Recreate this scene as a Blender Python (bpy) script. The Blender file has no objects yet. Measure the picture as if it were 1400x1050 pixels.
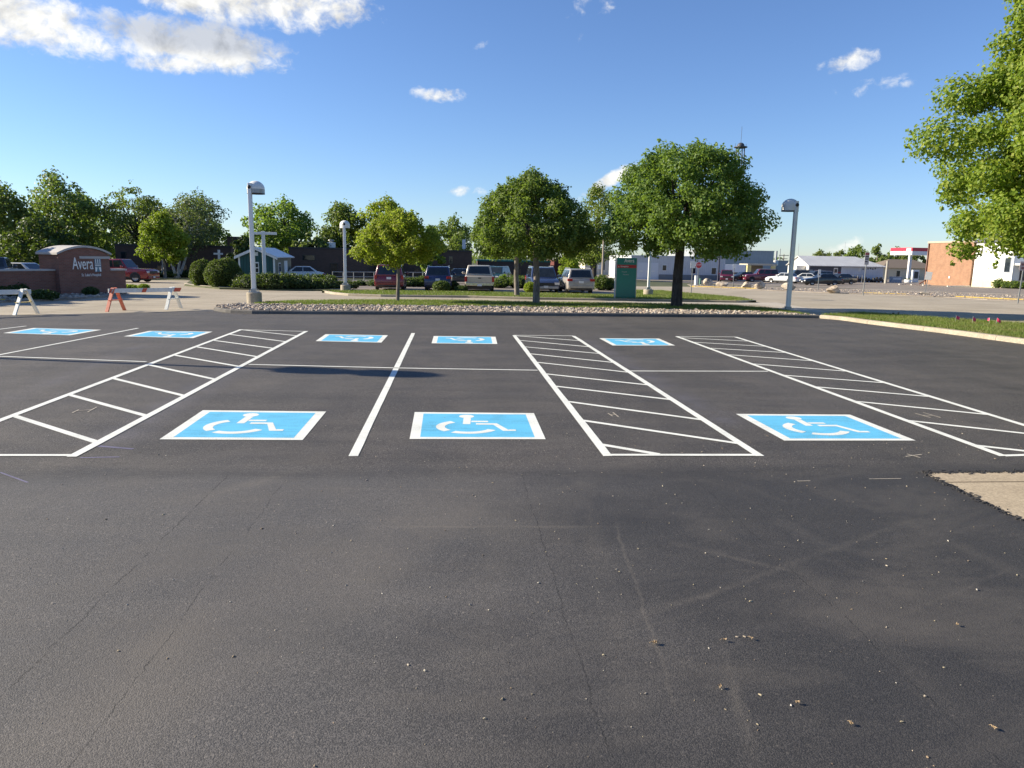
import bpy, bmesh, math, random
import numpy as np
from mathutils import Vector, Matrix
random.seed(11)
rng = np.random.default_rng(11)
R = math.radians
scene = bpy.context.scene
COL = scene.collection

# ------------------------------------------------------------------ camera (solved from the stall lines)
CAM_H, FPX, PITCH, ROLL, YAW = 2.1, 1000.0, .1718, .018, .0833
fw = Vector((math.sin(YAW)*math.cos(PITCH), math.cos(YAW)*math.cos(PITCH), -math.sin(PITCH)))
r0 = Vector((math.cos(YAW), -math.sin(YAW), 0)); u0 = r0.cross(fw)
cr = math.cos(ROLL)*r0 + math.sin(ROLL)*u0
cu = -math.sin(ROLL)*r0 + math.cos(ROLL)*u0
cam = bpy.data.cameras.new('camera'); cam_ob = bpy.data.objects.new('camera', cam); COL.objects.link(cam_ob)
M3 = Matrix((cr, cu, -fw)).transposed()
cam_ob.matrix_world = Matrix.Translation((0, 0, CAM_H)) @ M3.to_4x4()
cam.sensor_width = 36; cam.lens = FPX/1400*36; cam.clip_end = 8000; cam.clip_start = .05
scene.camera = cam_ob

# terrain: the lot is level, the land beyond it falls gently away
K0, K1, SL = 22.0, 130.0, .0105
def Z(y): return 0.0 if y < K0 else -SL*(min(y, K1)-K0)
def ray(px, py): return (fw + cr*((px-700)/FPX) + cu*((525-py)/FPX))
def at(px, py, off=0.0):
    """the point of the land (raised by off) seen at a place of the photograph"""
    d = ray(px, py); lo, hi = .5, 3000.0
    f = lambda t: CAM_H + d.z*t - Z(d.y*t) - off
    for _ in range(70):
        m = (lo+hi)/2
        if f(m) > 0: lo = m
        else: hi = m
    return Vector((d.x*lo, d.y*lo, CAM_H + d.z*lo))
def atY(px, y):
    """ground point in the direction of column px at distance y"""
    lo, hi = -200., 1500.
    # along the horizon line at column px: solve for the ground
    d0 = ray(px, 400)
    t = y/d0.y
    for _ in range(20):
        # find py so that the ray meets the ground at y
        p = Vector((d0.x*t, y, Z(y))) - Vector((0, 0, CAM_H))
        c = p.dot(fw); u = 700 + FPX*p.dot(cr)/c
        lat = (px-u)*c/FPX
        d0 = Vector((d0.x*t + lat, y, 0)); t = 1.0
    return Vector((d0.x, y, Z(y)))
def pxm(P):
    """pixels per metre at a point"""
    return FPX/((Vector(P)-Vector((0, 0, CAM_H))).dot(fw))
def hgt(P, py):
    """height of picture row py above point P"""
    P = Vector(P); lo, hi = -5., 80.
    for _ in range(50):
        m = (lo+hi)/2
        q = P + Vector((0, 0, m-CAM_H)); v = 525 - FPX*q.dot(cu)/q.dot(fw)
        if v > py: lo = m
        else: hi = m
    return lo

# ------------------------------------------------------------------ materials
MATS = {}
class NT:
    def __init__(s, name):
        s.m = bpy.data.materials.new(name); s.m.use_nodes = True
        s.t = s.m.node_tree; s.t.nodes.clear()
        s.out = s.n('ShaderNodeOutputMaterial')
    def n(s, typ, **kw):
        o = s.t.nodes.new(typ)
        for k, v in kw.items():
            if hasattr(o, k) and k not in o.inputs: setattr(o, k, v)
            else: s.set(o, k, v)
        return o
    def set(s, o, k, v):
        inp = o.inputs[int(k[1:])] if k[0] == 'i' and k[1:].isdigit() else o.inputs[k]
        if isinstance(v, bpy.types.NodeSocket): s.t.links.new(v, inp)
        else: inp.default_value = v
    def pos(s, scale=(1, 1, 1), rot=0, obj=False):
        if obj: src = s.n('ShaderNodeTexCoord').outputs['Object']
        else: src = s.n('ShaderNodeNewGeometry').outputs['Position']
        mp = s.n('ShaderNodeMapping'); s.set(mp, 'Vector', src); mp.inputs['Scale'].default_value = scale
        mp.inputs['Rotation'].default_value = (0, 0, rot)
        return mp.outputs[0]
    def noise(s, vec, scale, detail=3, rough=.55, dist=0):
        o = s.n('ShaderNodeTexNoise'); s.set(o, 'Vector', vec); s.set(o, 'Scale', scale); s.set(o, 'Detail', detail); s.set(o, 'Roughness', rough); s.set(o, 'Distortion', dist)
        return o.outputs['Fac']
    def ramp(s, fac, stops, interp='LINEAR'):
        o = s.n('ShaderNodeValToRGB'); s.set(o, 'Fac', fac); cr_ = o.color_ramp; cr_.interpolation = interp
        while len(cr_.elements) < len(stops): cr_.elements.new(.5)
        for e, (p, c) in zip(cr_.elements, stops):
            e.position = p; e.color = (c, c, c, 1) if isinstance(c, (int, float)) else (*c, 1)
        return o.outputs['Color']
    def math(s, op, a, b=0., c=0., clamp=False):
        o = s.n('ShaderNodeMath', operation=op); o.use_clamp = clamp
        s.set(o, 'i0', a); s.set(o, 'i1', b)
        if op in ('MULTIPLY_ADD', 'SMOOTH_MIN', 'COMPARE'): s.set(o, 'i2', c)
        return o.outputs[0]
    def mix(s, fac, a, b, mode='MIX'):
        o = s.n('ShaderNodeMix', data_type='RGBA', blend_type=mode)
        s.set(o, 'i0', fac)
        for k, v in (('i6', a), ('i7', b)):
            s.set(o, k, v if isinstance(v, bpy.types.NodeSocket) else (*v, 1))
        return o.outputs[2]
    def sep(s, vec):
        o = s.n('ShaderNodeSeparateXYZ'); s.set(o, 0 if False else 'Vector', vec); return o.outputs
    def bump(s, h, strength=.3, dist=.01):
        o = s.n('ShaderNodeBump'); s.set(o, 'Height', h); s.set(o, 'Strength', strength); s.set(o, 'Distance', dist); return o.outputs[0]
    def bsdf(s, col, rough=.7, metal=0., spec=.5, normal=None, **kw):
        o = s.n('ShaderNodeBsdfPrincipled')
        s.set(o, 'Base Color', col if isinstance(col, bpy.types.NodeSocket) else (*col, 1))
        s.set(o, 'Roughness', rough); s.set(o, 'Metallic', metal); s.set(o, 'Specular IOR Level', spec)
        if normal is not None: s.set(o, 'Normal', normal)
        for k, v in kw.items(): s.set(o, k, v)
        return o.outputs[0]
    def done(s, sh):
        s.t.links.new(sh, s.out.inputs['Surface']); return s.m

def plain(name, col, rough=.6, metal=0., spec=.5, var=.12, scale=6., bump=0., obj=True, coat=0.):
    """a colour with slight uneven wear"""
    if name in MATS: return MATS[name]
    s = NT(name); p = s.pos(obj=obj)
    n = s.noise(p, scale, 4); n2 = s.noise(p, scale*7, 2)
    f = s.math('ADD', s.math('MULTIPLY', n, .7), s.math('MULTIPLY', n2, .3))
    c = s.ramp(f, [(.3, tuple(x*(1-var) for x in col)), (.7, tuple(min(1, x*(1+var)) for x in col))])
    kw = {}
    if coat: kw['Coat Weight'] = coat; kw['Coat Roughness'] = .05
    nr = s.bump(n2, bump, .01) if bump else None
    MATS[name] = s.done(s.bsdf(c, s.math('ADD', rough-.06, s.math('MULTIPLY', n, .12)), metal, spec, nr, **kw))
    return MATS[name]

def paint(name, col, metal=.0, rough=.28):
    return plain(name, col, rough, metal, .5, .05, 3., coat=.8)

def leafmat(name, cols, trans=.35):
    s = NT(name)
    g = s.n('ShaderNodeNewGeometry').outputs['Random Per Island']
    oi = s.n('ShaderNodeObjectInfo').outputs['Random']
    c = s.ramp(g, [(i/(len(cols)-1), c) for i, c in enumerate(cols)])
    hsv = s.n('ShaderNodeHueSaturation'); s.set(hsv, 'Color', c)
    s.set(hsv, 'Hue', s.math('MULTIPLY_ADD', oi, .02, .49)); s.set(hsv, 'Value', s.math('MULTIPLY_ADD', oi, .2, .9))
    col = hsv.outputs[0]
    d = s.bsdf(col, .55, 0, .35)
    t = s.n('ShaderNodeBsdfTranslucent')
    tc = s.mix(.5, col, (.34, .5, .04), 'MIX'); s.set(t, 'Color', tc)
    mx = s.n('ShaderNodeMixShader'); s.set(mx, 'i0', trans); s.set(mx, 'i1', d); s.set(mx, 'i2', t.outputs[0])
    MATS[name] = s.done(mx.outputs[0]); return MATS[name]

def brickmat(name, c1, c2, mortar, scale=1., bw=.2, bh=.068, obj=True):
    """bricks on any upright face: u runs along the face, v up"""
    s = NT(name)
    tc = s.n('ShaderNodeTexCoord'); P = s.sep(tc.outputs['Object']); Nn = s.sep(tc.outputs['Normal'])
    f = s.math('GREATER_THAN', s.math('ABSOLUTE', Nn[0]), .7)
    u = s.math('ADD', s.math('MULTIPLY', P[1], f), s.math('MULTIPLY', P[0], s.math('SUBTRACT', 1., f)))
    v = s.n('ShaderNodeCombineXYZ'); s.set(v, 'X', u); s.set(v, 'Y', P[2])
    b = s.n('ShaderNodeTexBrick'); s.set(b, 'Vector', v.outputs[0]); s.set(b, 'Color1', (*c1, 1)); s.set(b, 'Color2', (*c2, 1)); s.set(b, 'Mortar', (*mortar, 1))
    s.set(b, 'Scale', 1.); s.set(b, 'Brick Width', bw*scale); s.set(b, 'Row Height', bh*scale); s.set(b, 'Mortar Size', .008*scale); s.set(b, 'Bias', -.1)
    n = s.noise(tc.outputs['Object'], 1.3, 4)
    col = s.mix(.35, b.outputs['Color'], s.ramp(n, [(.3, .35), (.7, 1.)]), 'MULTIPLY')
    MATS[name] = s.done(s.bsdf(col, .85, 0, .3, s.bump(b.outputs['Fac'], -.3, .01))); return MATS[name]

def ridged(name, col, pitch=.3, axis=0, rough=.45, metal=.0, dark=.72):
    """ribbed sheet metal / board-and-batten: ribs across object axis"""
    s = NT(name); tc = s.n('ShaderNodeTexCoord'); P = s.sep(tc.outputs['Object']); Nn = s.sep(tc.outputs['Normal'])
    if axis == 'wall':
        f = s.math('GREATER_THAN', s.math('ABSOLUTE', Nn[0]), .7)
        u = s.math('ADD', s.math('MULTIPLY', P[1], f), s.math('MULTIPLY', P[0], s.math('SUBTRACT', 1., f)))
    else: u = P[axis]
    fr = s.math('FRACT', s.math('DIVIDE', u, pitch))
    rib = s.math('GREATER_THAN', fr, .84)
    n = s.noise(tc.outputs['Object'], .8, 4)
    c0 = s.ramp(n, [(.3, tuple(x*.9 for x in col)), (.7, tuple(min(1, x*1.08) for x in col))])
    c = s.mix(rib, c0, tuple(x*dark for x in col))
    MATS[name] = s.done(s.bsdf(c, rough, metal, .5, s.bump(rib, .6, .03))); return MATS[name]

def glass(name='window_glass', col=(.012, .016, .02), rough=.06):
    if name in MATS: return MATS[name]
    s = NT(name); n = s.noise(s.pos(obj=True), 2., 2)
    MATS[name] = s.done(s.bsdf(s.ramp(n, [(.3, col), (.7, tuple(x*2 for x in col))]), rough, 0, .6)); return MATS[name]

# ------------------------------------------------------------------ mesh builder
class MB:
    def __init__(s): s.v = []; s.f = []; s.m = []; s.sm = []
    def add(s, vs, fs, mat=0, smooth=False):
        o = len(s.v); s.v += [tuple(v) for v in vs]
        for f in fs: s.f.append([i+o for i in f]); s.m.append(mat); s.sm.append(smooth)
        return s
    def box(s, x0, x1, y0, y1, z0, z1, mat=0, M=None):
        vs = [Vector((x, y, z)) for z in (z0, z1) for y in (y0, y1) for x in (x0, x1)]
        if M is not None: vs = [M @ v for v in vs]
        return s.add(vs, [(0, 2, 3, 1), (4, 5, 7, 6), (0, 1, 5, 4), (2, 6, 7, 3), (0, 4, 6, 2), (1, 3, 7, 5)], mat)
    def beam(s, a, b, w, t, mat=0, up=(0, 0, 1)):
        """box-section bar from a to b"""
        a, b = Vector(a), Vector(b); d = (b-a).normalized(); u = Vector(up)
        if abs(d.dot(u)) > .95: u = Vector((0, 1, 0))
        x = d.cross(u).normalized(); y = x.cross(d)
        vs = [p + x*(i*w/2) + y*(j*t/2) for p in (a, b) for i, j in ((-1, -1), (1, -1), (1, 1), (-1, 1))]
        return s.add(vs, [(3, 2, 1, 0), (4, 5, 6, 7), (0, 1, 5, 4), (1, 2, 6, 5), (2, 3, 7, 6), (3, 0, 4, 7)], mat)
    def tube(s, pts, rad, n=8, mat=0, caps=True):
        pts = [Vector(p) for p in pts]; rad = rad if isinstance(rad, (list, tuple)) else [rad]*len(pts)
        vs, fs = [], []; px_ = None
        for i, p in enumerate(pts):
            d = (pts[min(i+1, len(pts)-1)] - pts[max(i-1, 0)]).normalized()
            x = px_ - d*px_.dot(d) if px_ is not None else d.orthogonal()
            if x.length < 1e-5: x = d.orthogonal()
            x.normalize(); px_ = x; y = d.cross(x)
            vs += [p + (x*math.cos(2*math.pi*k/n) + y*math.sin(2*math.pi*k/n))*rad[i] for k in range(n)]
        for i in range(len(pts)-1):
            for k in range(n):
                k2 = (k+1) % n
                fs.append((i*n+k, i*n+k2, (i+1)*n+k2, (i+1)*n+k))
        s.add(vs, fs, mat, True)
        if caps:
            s.add(vs[:n], [tuple(range(n-1, -1, -1))], mat); s.add(vs[-n:], [tuple(range(n))], mat)
        return s
    def lathe(s, prof, n=20, mat=0, c=(0, 0, 0), smooth=True, axis='z'):
        vs, fs = [], []
        for r, z in prof:
            for k in range(n):
                a = 2*math.pi*k/n
                v = (r*math.cos(a), r*math.sin(a), z)
                if axis == 'x': v = (v[2], v[0], v[1])
                if axis == 'y': v = (v[1], v[2], v[0])
                vs.append((v[0]+c[0], v[1]+c[1], v[2]+c[2]))
        for i in range(len(prof)-1):
            for k in range(n):
                k2 = (k+1) % n; fs.append((i*n+k, i*n+k2, (i+1)*n+k2, (i+1)*n+k))
        return s.add(vs, fs, mat, smooth)
    def prism(s, poly, a0, a1, axis='z', mat=0):
        """polygon extruded along an axis; poly in the two other axes in cyclic order"""
        def P(p, a):
            if axis == 'z': return (p[0], p[1], a)
            if axis == 'x': return (a, p[0], p[1])
            return (p[0], a, p[1])
        n = len(poly); vs = [P(p, a0) for p in poly] + [P(p, a1) for p in poly]
        fs = [tuple(range(n-1, -1, -1)), tuple(range(n, 2*n))] + [(k, (k+1) % n, n+(k+1) % n, n+k) for k in range(n)]
        return s.add(vs, fs, mat)
    def build(s, name, mats, parent=None, bevel=0., seg=1, fix=True, smooth=None, weld=False):
        me = bpy.data.meshes.new(name); me.from_pydata(s.v, [], s.f)
        for m in (mats if isinstance(mats, (list, tuple)) else [mats]): me.materials.append(m)
        me.polygons.foreach_set('material_index', s.m); me.polygons.foreach_set('use_smooth', s.sm)
        if fix or bevel:
            bm = bmesh.new(); bm.from_mesh(me)
            if weld or bevel: bmesh.ops.remove_doubles(bm, verts=bm.verts, dist=1e-5)
            bmesh.ops.recalc_face_normals(bm, faces=bm.faces)
            if bevel:
                es = [e for e in bm.edges if len(e.link_faces) == 2 and e.calc_face_angle(0) > .5]
                bmesh.ops.bevel(bm, geom=es, offset=bevel, segments=seg, profile=.5, affect='EDGES', clamp_overlap=True)
                if seg > 1:
                    for f in bm.faces: f.smooth = True
            bm.to_mesh(me); bm.free()
        if smooth is not None: me.polygons.foreach_set('use_smooth', [smooth]*len(me.polygons))
        me.update()
        o = bpy.data.objects.new(name, me); COL.objects.link(o)
        if parent: o.parent = parent
        return o

def tag(o, label=None, cat=None, group=None, kind=None):
    if label: o['label'] = label
    if cat: o['category'] = cat
    if group: o['group'] = group
    if kind: o['kind'] = kind
    return o
def thing(name, label, cat, loc=(0, 0, 0), rz=0., group=None):
    o = bpy.data.objects.new(name, None); o.empty_display_size = .2; COL.objects.link(o)
    o.location = loc; o.rotation_euler = (0, 0, rz)
    return tag(o, label, cat, group)
def dup(root, loc, rz, label=None, scale=None):
    r = root.copy(); COL.objects.link(r); r.location = loc; r.rotation_euler = (0, 0, rz)
    if label: r['label'] = label
    if scale: r.scale = scale if isinstance(scale, tuple) else (scale,)*3
    for ch in list(root.children):
        c = ch.copy(); COL.objects.link(c); c.parent = r
        for g in ch.children:
            d = g.copy(); COL.objects.link(d); d.parent = c
    return r

def sheet(name, poly, off, mat, kind='structure', parent=None, skirt=0.):
    """a ground polygon laid on the land, off above it; skirt closes its edges downwards"""
    bm = bmesh.new()
    vs = [bm.verts.new((p[0], p[1], 0)) for p in poly]; bm.faces.new(vs)
    for ky in (K0, K1):
        bmesh.ops.bisect_plane(bm, geom=bm.verts[:]+bm.edges[:]+bm.faces[:], plane_co=(0, ky, 0), plane_no=(0, 1, 0))
    bmesh.ops.triangulate(bm, faces=bm.faces[:])
    for v in bm.verts: v.co.z = Z(v.co.y)+off
    bmesh.ops.recalc_face_normals(bm, faces=bm.faces)
    if sum(f.normal.z for f in bm.faces) < 0: bmesh.ops.reverse_faces(bm, faces=bm.faces)
    if skirt:
        be = [e for e in bm.edges if e.is_boundary]
        r = bmesh.ops.extrude_edge_only(bm, edges=be)
        for g in r['geom']:
            if isinstance(g, bmesh.types.BMVert): g.co.z -= skirt
    me = bpy.data.meshes.new(name); bm.to_mesh(me); bm.free()
    me.materials.append(mat); o = bpy.data.objects.new(name, me); COL.objects.link(o)
    if kind: o['kind'] = kind
    if parent: o.parent = parent
    return o
def pxpoly(pts, off=0.): return [at(x, y, off) for x, y in pts]
def lerp(poly, t):
    """point at fraction t of a polyline's length"""
    L = [(poly[i+1]-poly[i]).length for i in range(len(poly)-1)]; d = t*sum(L)
    for i, l in enumerate(L):
        if d <= l or i == len(L)-1: return poly[i].lerp(poly[i+1], min(1, d/l))
        d -= l
def text_mesh(txt, size, depth=.004, align='CENTER', shear=0.):
    c = bpy.data.curves.new('lettering', 'FONT'); c.body = txt; c.size = size; c.extrude = depth; c.align_x = align; c.align_y = 'BOTTOM_BASELINE' if False else 'BOTTOM'
    c.resolution_u = 3; c.shear = shear
    o = bpy.data.objects.new('lettering', c); COL.objects.link(o)
    bpy.context.view_layer.update()
    me = bpy.data.meshes.new_from_object(o.evaluated_get(bpy.context.evaluated_depsgraph_get()))
    bpy.data.objects.remove(o); bpy.data.curves.remove(c)
    return me
def lettering(txt, size, M, mat, parent, depth=.006, align='CENTER', sx=1., bold=0.):
    me = text_mesh(txt, size, depth, align)
    me.transform(Matrix.Diagonal((sx, 1, 1, 1)))
    me.transform(M)
    me.materials.clear(); me.materials.append(mat)
    o = bpy.data.objects.new('lettering', me); COL.objects.link(o); o.parent = parent
    return o
UPRIGHT = Matrix.Rotation(math.pi/2, 4, 'X')     # text in the XZ plane, read from -Y
# ------------------------------------------------------------------ light and sky
sh = (at(575, 508)-at(0, 486)); sh.z = 0; sh.normalize()
SUN_EL = R(24); to_sun = Vector((-sh.x*math.cos(SUN_EL), -sh.y*math.cos(SUN_EL), math.sin(SUN_EL)))
sl = bpy.data.lights.new('sun', 'SUN'); sl.energy = 5.0; sl.angle = R(.53); sl.color = (1., .89, .70)
so = bpy.data.objects.new('sun', sl); COL.objects.link(so); so.rotation_euler = to_sun.to_track_quat('Z', 'Y').to_euler(); so.location = (-30, 10, 40)
W = bpy.data.worlds.new('World'); scene.world = W; W.use_nodes = True
wt = W.node_tree; wt.nodes.clear()
S = NT.__new__(NT); S.t = wt; S.m = None
wo = S.n('ShaderNodeOutputWorld')
sky = S.n('ShaderNodeTexSky', sky_type='NISHITA'); sky.sun_disc = False
sky.sun_elevation = SUN_EL; sky.sun_rotation = math.atan2(-sh.x, -sh.y) % (2*math.pi)
sky.air_density = 1.0; sky.dust_density = .1; sky.ozone_density = 3.0; sky.altitude = 300
bg = S.n('ShaderNodeBackground'); S.set(bg, 'Color', S.mix(1., sky.outputs[0], (.69, .785, .99), 'MULTIPLY')); S.set(bg, 'Strength', .081)   # the photo's cool white balance
tc = S.n('ShaderNodeTexCoord'); D = S.sep(tc.outputs['Generated'])
az = S.math('ARCTAN2', D[0], D[1]); el = S.math('ARCSINE', D[2])
def azel(px, py):
    d = ray(px, py).normalized(); return math.atan2(d.x, d.y), math.asin(d.z)
uv = S.n('ShaderNodeCombineXYZ'); S.set(uv, 'X', az); S.set(uv, 'Y', S.math('MULTIPLY', el, 1.25))
# each: column, row, half width, half height (picture px), tilt, strength
CL = [(32, 22, 96, 42, -12, .95), (82, 48, 46, 22, 25, .7), (268, 60, 128, 36, -4, .95), (250, 84, 66, 17, 6, .7), (320, 2, 175, 34, 0, .9), (468, 18, 50, 22, 12, .62), (345, 76, 55, 18, 0, .35),
      (606, 130, 40, 11, 3, .5), (572, 125, 15, 7, 0, .26), (1162, 84, 36, 16, 10, .62), (1207, 113, 46, 9, 8, .14), (1243, 114, 12, 6, 0, .25), (632, 261, 24, 8, 8, .46), (655, 261, 18, 8, 0, .42),
      (655, 62, 15, 8, 40, .18), (796, 11, 12, 6, 20, .02), (832, 8, 13, 9, 50, .03), (798, 45, 12, 5, 50, .18), (834, 246, 62, 11, 30, .8), (1150, 338, 30, 10, 20, .22)]
mm = None; bigm = None
for i, (px, py, ra, rb, ti, stv) in enumerate(CL):
    a0, e0 = azel(px, py); ra /= 1080.; rb /= 1080.; t = R(ti)
    dx = S.math('SUBTRACT', az, a0); dx = S.math('MULTIPLY', dx, math.cos(e0)); dy = S.math('SUBTRACT', el, e0)
    u_ = S.math('ADD', S.math('MULTIPLY', dx, math.cos(t)/ra), S.math('MULTIPLY', dy, math.sin(t)/ra))
    v_ = S.math('ADD', S.math('MULTIPLY', dx, -math.sin(t)/rb), S.math('MULTIPLY', dy, math.cos(t)/rb))
    q = S.math('ADD', S.math('MULTIPLY', u_, u_), S.math('MULTIPLY', v_, v_))
    m = S.math('MULTIPLY_ADD', q, -stv, stv)
    m = S.math('MAXIMUM', m, -.6)
    mm = m if mm is None else S.math('MAXIMUM', mm, m)
    if i == 6: bigm = mm
nz = S.noise(uv.outputs[0], 16., 10, .58, .3)
nz2 = S.noise(uv.outputs[0], 60., 8, .62, .5)
nn = S.math('ADD', S.math('MULTIPLY', nz, .62), S.math('MULTIPLY', nz2, .38))
den = S.math('ADD', mm, S.math('MULTIPLY_ADD', nn, 3.1, -1.62))
mr = S.n('ShaderNodeMapRange', interpolation_type='SMOOTHSTEP'); S.set(mr, 'Value', den); S.set(mr, 'From Min', .0); S.set(mr, 'From Max', .75)
dens = S.math('MULTIPLY', mr.outputs[0], .96)
# thick, self-shaded belly of the large cloud
sa, se = azel(275, 50)
bx = S.math('MULTIPLY', S.math('SUBTRACT', az, sa), 1080/120.); by = S.math('MULTIPLY', S.math('SUBTRACT', el, se), 1080/22.)
bq = S.math('SUBTRACT', 1., S.math('ADD', S.math('MULTIPLY', bx, bx), S.math('MULTIPLY', by, by)))
bl = S.n('ShaderNodeMapRange', interpolation_type='SMOOTHSTEP'); S.set(bl, 'Value', S.math('ADD', bq, S.math('MULTIPLY_ADD', nn, 3., -1.5))); S.set(bl, 'From Min', -.5); S.set(bl, 'From Max', .9)
up = S.n('ShaderNodeVectorMath', operation='ADD'); S.set(up, 'i0', uv.outputs[0]); up.inputs[1].default_value = (-.012, .012, 0)
nzu = S.noise(up.outputs[0], 16., 10, .58, .3)
relief = S.math('MULTIPLY_ADD', S.math('SUBTRACT', nz, nzu), 2.2, .9, clamp=True)
cc = S.mix(S.math('MULTIPLY', bl.outputs[0], .75), (.86, .85, .81), (.40, .44, .52))
rl = S.n('ShaderNodeCombineColor'); 
for k in range(3): S.set(rl, 'i%d' % k, relief)
cc = S.mix(.8, cc, rl.outputs[0], 'MULTIPLY')
bg2 = S.n('ShaderNodeBackground'); S.set(bg2, 'Color', cc); S.set(bg2, 'Strength', .60)
ms = S.n('ShaderNodeMixShader'); S.set(ms, 'i0', dens); S.set(ms, 'i1', bg.outputs[0]); S.set(ms, 'i2', bg2.outputs[0])
wt.links.new(ms.outputs[0], wo.inputs['Surface'])
vs_ = scene.view_settings; vs_.view_transform = 'Standard'; vs_.look = 'None'; vs_.gamma = 1; vs_.exposure = 1.09; vs_.use_curve_mapping = False

# ------------------------------------------------------------------ ground materials
TRACKS = [(at(a, b).to_2d(), at(c, d).to_2d(), w, k) for a, b, c, d, w, k in ((430, 960, 1010, 800, .05, .34), (560, 960, 1010, 820, .035, .3), (780, 880, 1265, 706, .05, .42), (985, 880, 1045, 1075, .05, .75), (940, 878, 1010, 905, .09, .6),
    (1010, 700, 1420, 1080, .16, .3), (1180, 690, 1560, 860, .14, .35), (790, 640, 880, 1060, .12, .3), (690, 690, 640, 1060, .2, .22), (360, 700, 100, 1060, .2, .25), (836, 700, 935, 1000, .02, .9), (500, 720, 860, 722, .03, 1.1), (380, 668, 700, 672, .04, .6), (900, 740, 1120, 790, .05, .7), (250, 690, 420, 640, .16, .9), (1100, 900, 1400, 770, .03, .35), (330, 500, 130, 618, .42, -.75), (800, 464, 1010, 588, .40, -.75), (200, 470, -20, 560, .3, -.4), (640, 560, 600, 620, .3, -.25))]
def asphalt_mat():
    s = NT('fresh_asphalt'); p = s.pos()
    big = s.noise(p, .22, 5, .6); med = s.noise(p, 1.1, 5, .6)
    streak = s.noise(s.pos((.25, 2.2, 1)), 1., 5, .65)               # rolled across the rows
    lane = s.noise(s.pos((1.6, .12, 1)), 1., 4, .6)                   # paver passes along the rows
    grain = s.noise(p, 130., 3, .75); fine = s.noise(p, 52., 3, .65)
    f = s.math('ADD', s.math('MULTIPLY', big, .3), s.math('MULTIPLY', med, .2))
    f = s.math('ADD', f, s.math('MULTIPLY', streak, .3)); f = s.math('ADD', f, s.math('MULTIPLY', lane, .2))
    col = s.ramp(f, [(.36, (.053, .0485, .045)), (.5, (.083, .075, .068)), (.64, (.118, .106, .095))])
    agg = s.n('ShaderNodeTexVoronoi'); s.set(agg, 'Vector', p); s.set(agg, 'Scale', 150.); s.set(agg, 'Randomness', 1.)
    av = s.sep(agg.outputs['Color'])[0]
    pore = s.math('MULTIPLY', s.math('GREATER_THAN', agg.outputs['Distance'], .62), .22)
    g = s.math('ADD', s.math('MULTIPLY', grain, .42), s.math('ADD', s.math('MULTIPLY', fine, .22), s.math('SUBTRACT', s.math('MULTIPLY_ADD', av, .34, .01), pore)))
    col = s.mix(.96, col, s.ramp(g, [(.30, .25), (.5, .95), (.70, 2.0)]), 'MULTIPLY')
    vor = s.n('ShaderNodeTexVoronoi'); s.set(vor, 'Vector', p); s.set(vor, 'Scale', 42.)
    vc = s.sep(vor.outputs['Color'])
    speck = s.math('MULTIPLY', s.math('LESS_THAN', vor.outputs['Distance'], .3), s.math('GREATER_THAN', vc[0], .955))
    col = s.mix(s.math('MULTIPLY', speck, .6), col, (.27, .235, .20))
    # apron tone by side: blacker towards the east, lighter grey towards the west
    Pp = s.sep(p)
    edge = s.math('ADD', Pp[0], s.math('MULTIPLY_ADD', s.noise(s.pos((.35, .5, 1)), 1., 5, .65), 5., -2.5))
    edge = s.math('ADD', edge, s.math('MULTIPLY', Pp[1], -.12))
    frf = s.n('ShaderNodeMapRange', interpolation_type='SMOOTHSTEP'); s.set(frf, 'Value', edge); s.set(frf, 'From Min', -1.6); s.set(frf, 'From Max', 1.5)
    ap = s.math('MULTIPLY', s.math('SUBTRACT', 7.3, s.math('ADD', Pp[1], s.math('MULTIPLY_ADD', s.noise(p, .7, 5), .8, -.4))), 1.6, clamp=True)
    darker = s.math('MULTIPLY', frf.outputs[0], ap); paler = s.math('MULTIPLY', s.math('SUBTRACT', 1., frf.outputs[0]), ap)  # shares of the blacker and the lighter grey tone
    col = s.mix(s.math('MULTIPLY', darker, .72), col, (.027, .0272, .0295))
    col = s.mix(s.math('MULTIPLY', paler, .30), col, (.132, .131, .133))
    # brown dust left in patches and bands
    du = s.noise(s.pos((.5, .9, 1)), .9, 6, .7, .8)
    P = s.sep(p)
    near = s.math('MULTIPLY', s.math('SUBTRACT', 7.6, P[1]), .5, clamp=True)
    duf = s.ramp(du, [(.48, 0.), (.74, .75)])
    col = s.mix(s.math('MULTIPLY', s.sep(duf)[0], .8), col, (.112, .100, .087))
    # tyre-dusted trails across the apron
    tr = s.n('ShaderNodeTexWave', wave_type='BANDS', bands_direction='DIAGONAL'); s.set(tr, 'Vector', s.pos((.5, -.32, 1))); s.set(tr, 'Scale', .23); s.set(tr, 'Distortion', 5.); s.set(tr, 'Detail', 3.); s.set(tr, 'Detail Scale', .8)
    trf = s.sep(s.ramp(tr.outputs['Fac'], [(.86, 0.), (.97, 1.)]))[0]
    col = s.mix(s.math('MULTIPLY', s.math('MULTIPLY', trf, s.math('MULTIPLY', near, .42)), med), col, (.15, .132, .112))
    # faint tyre tracks dusted over the sealed apron (soft broken bands along world lines)
    brkt = s.noise(p, 1.7, 5, .7); brkf = s.noise(p, 30., 3, .7)
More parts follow.
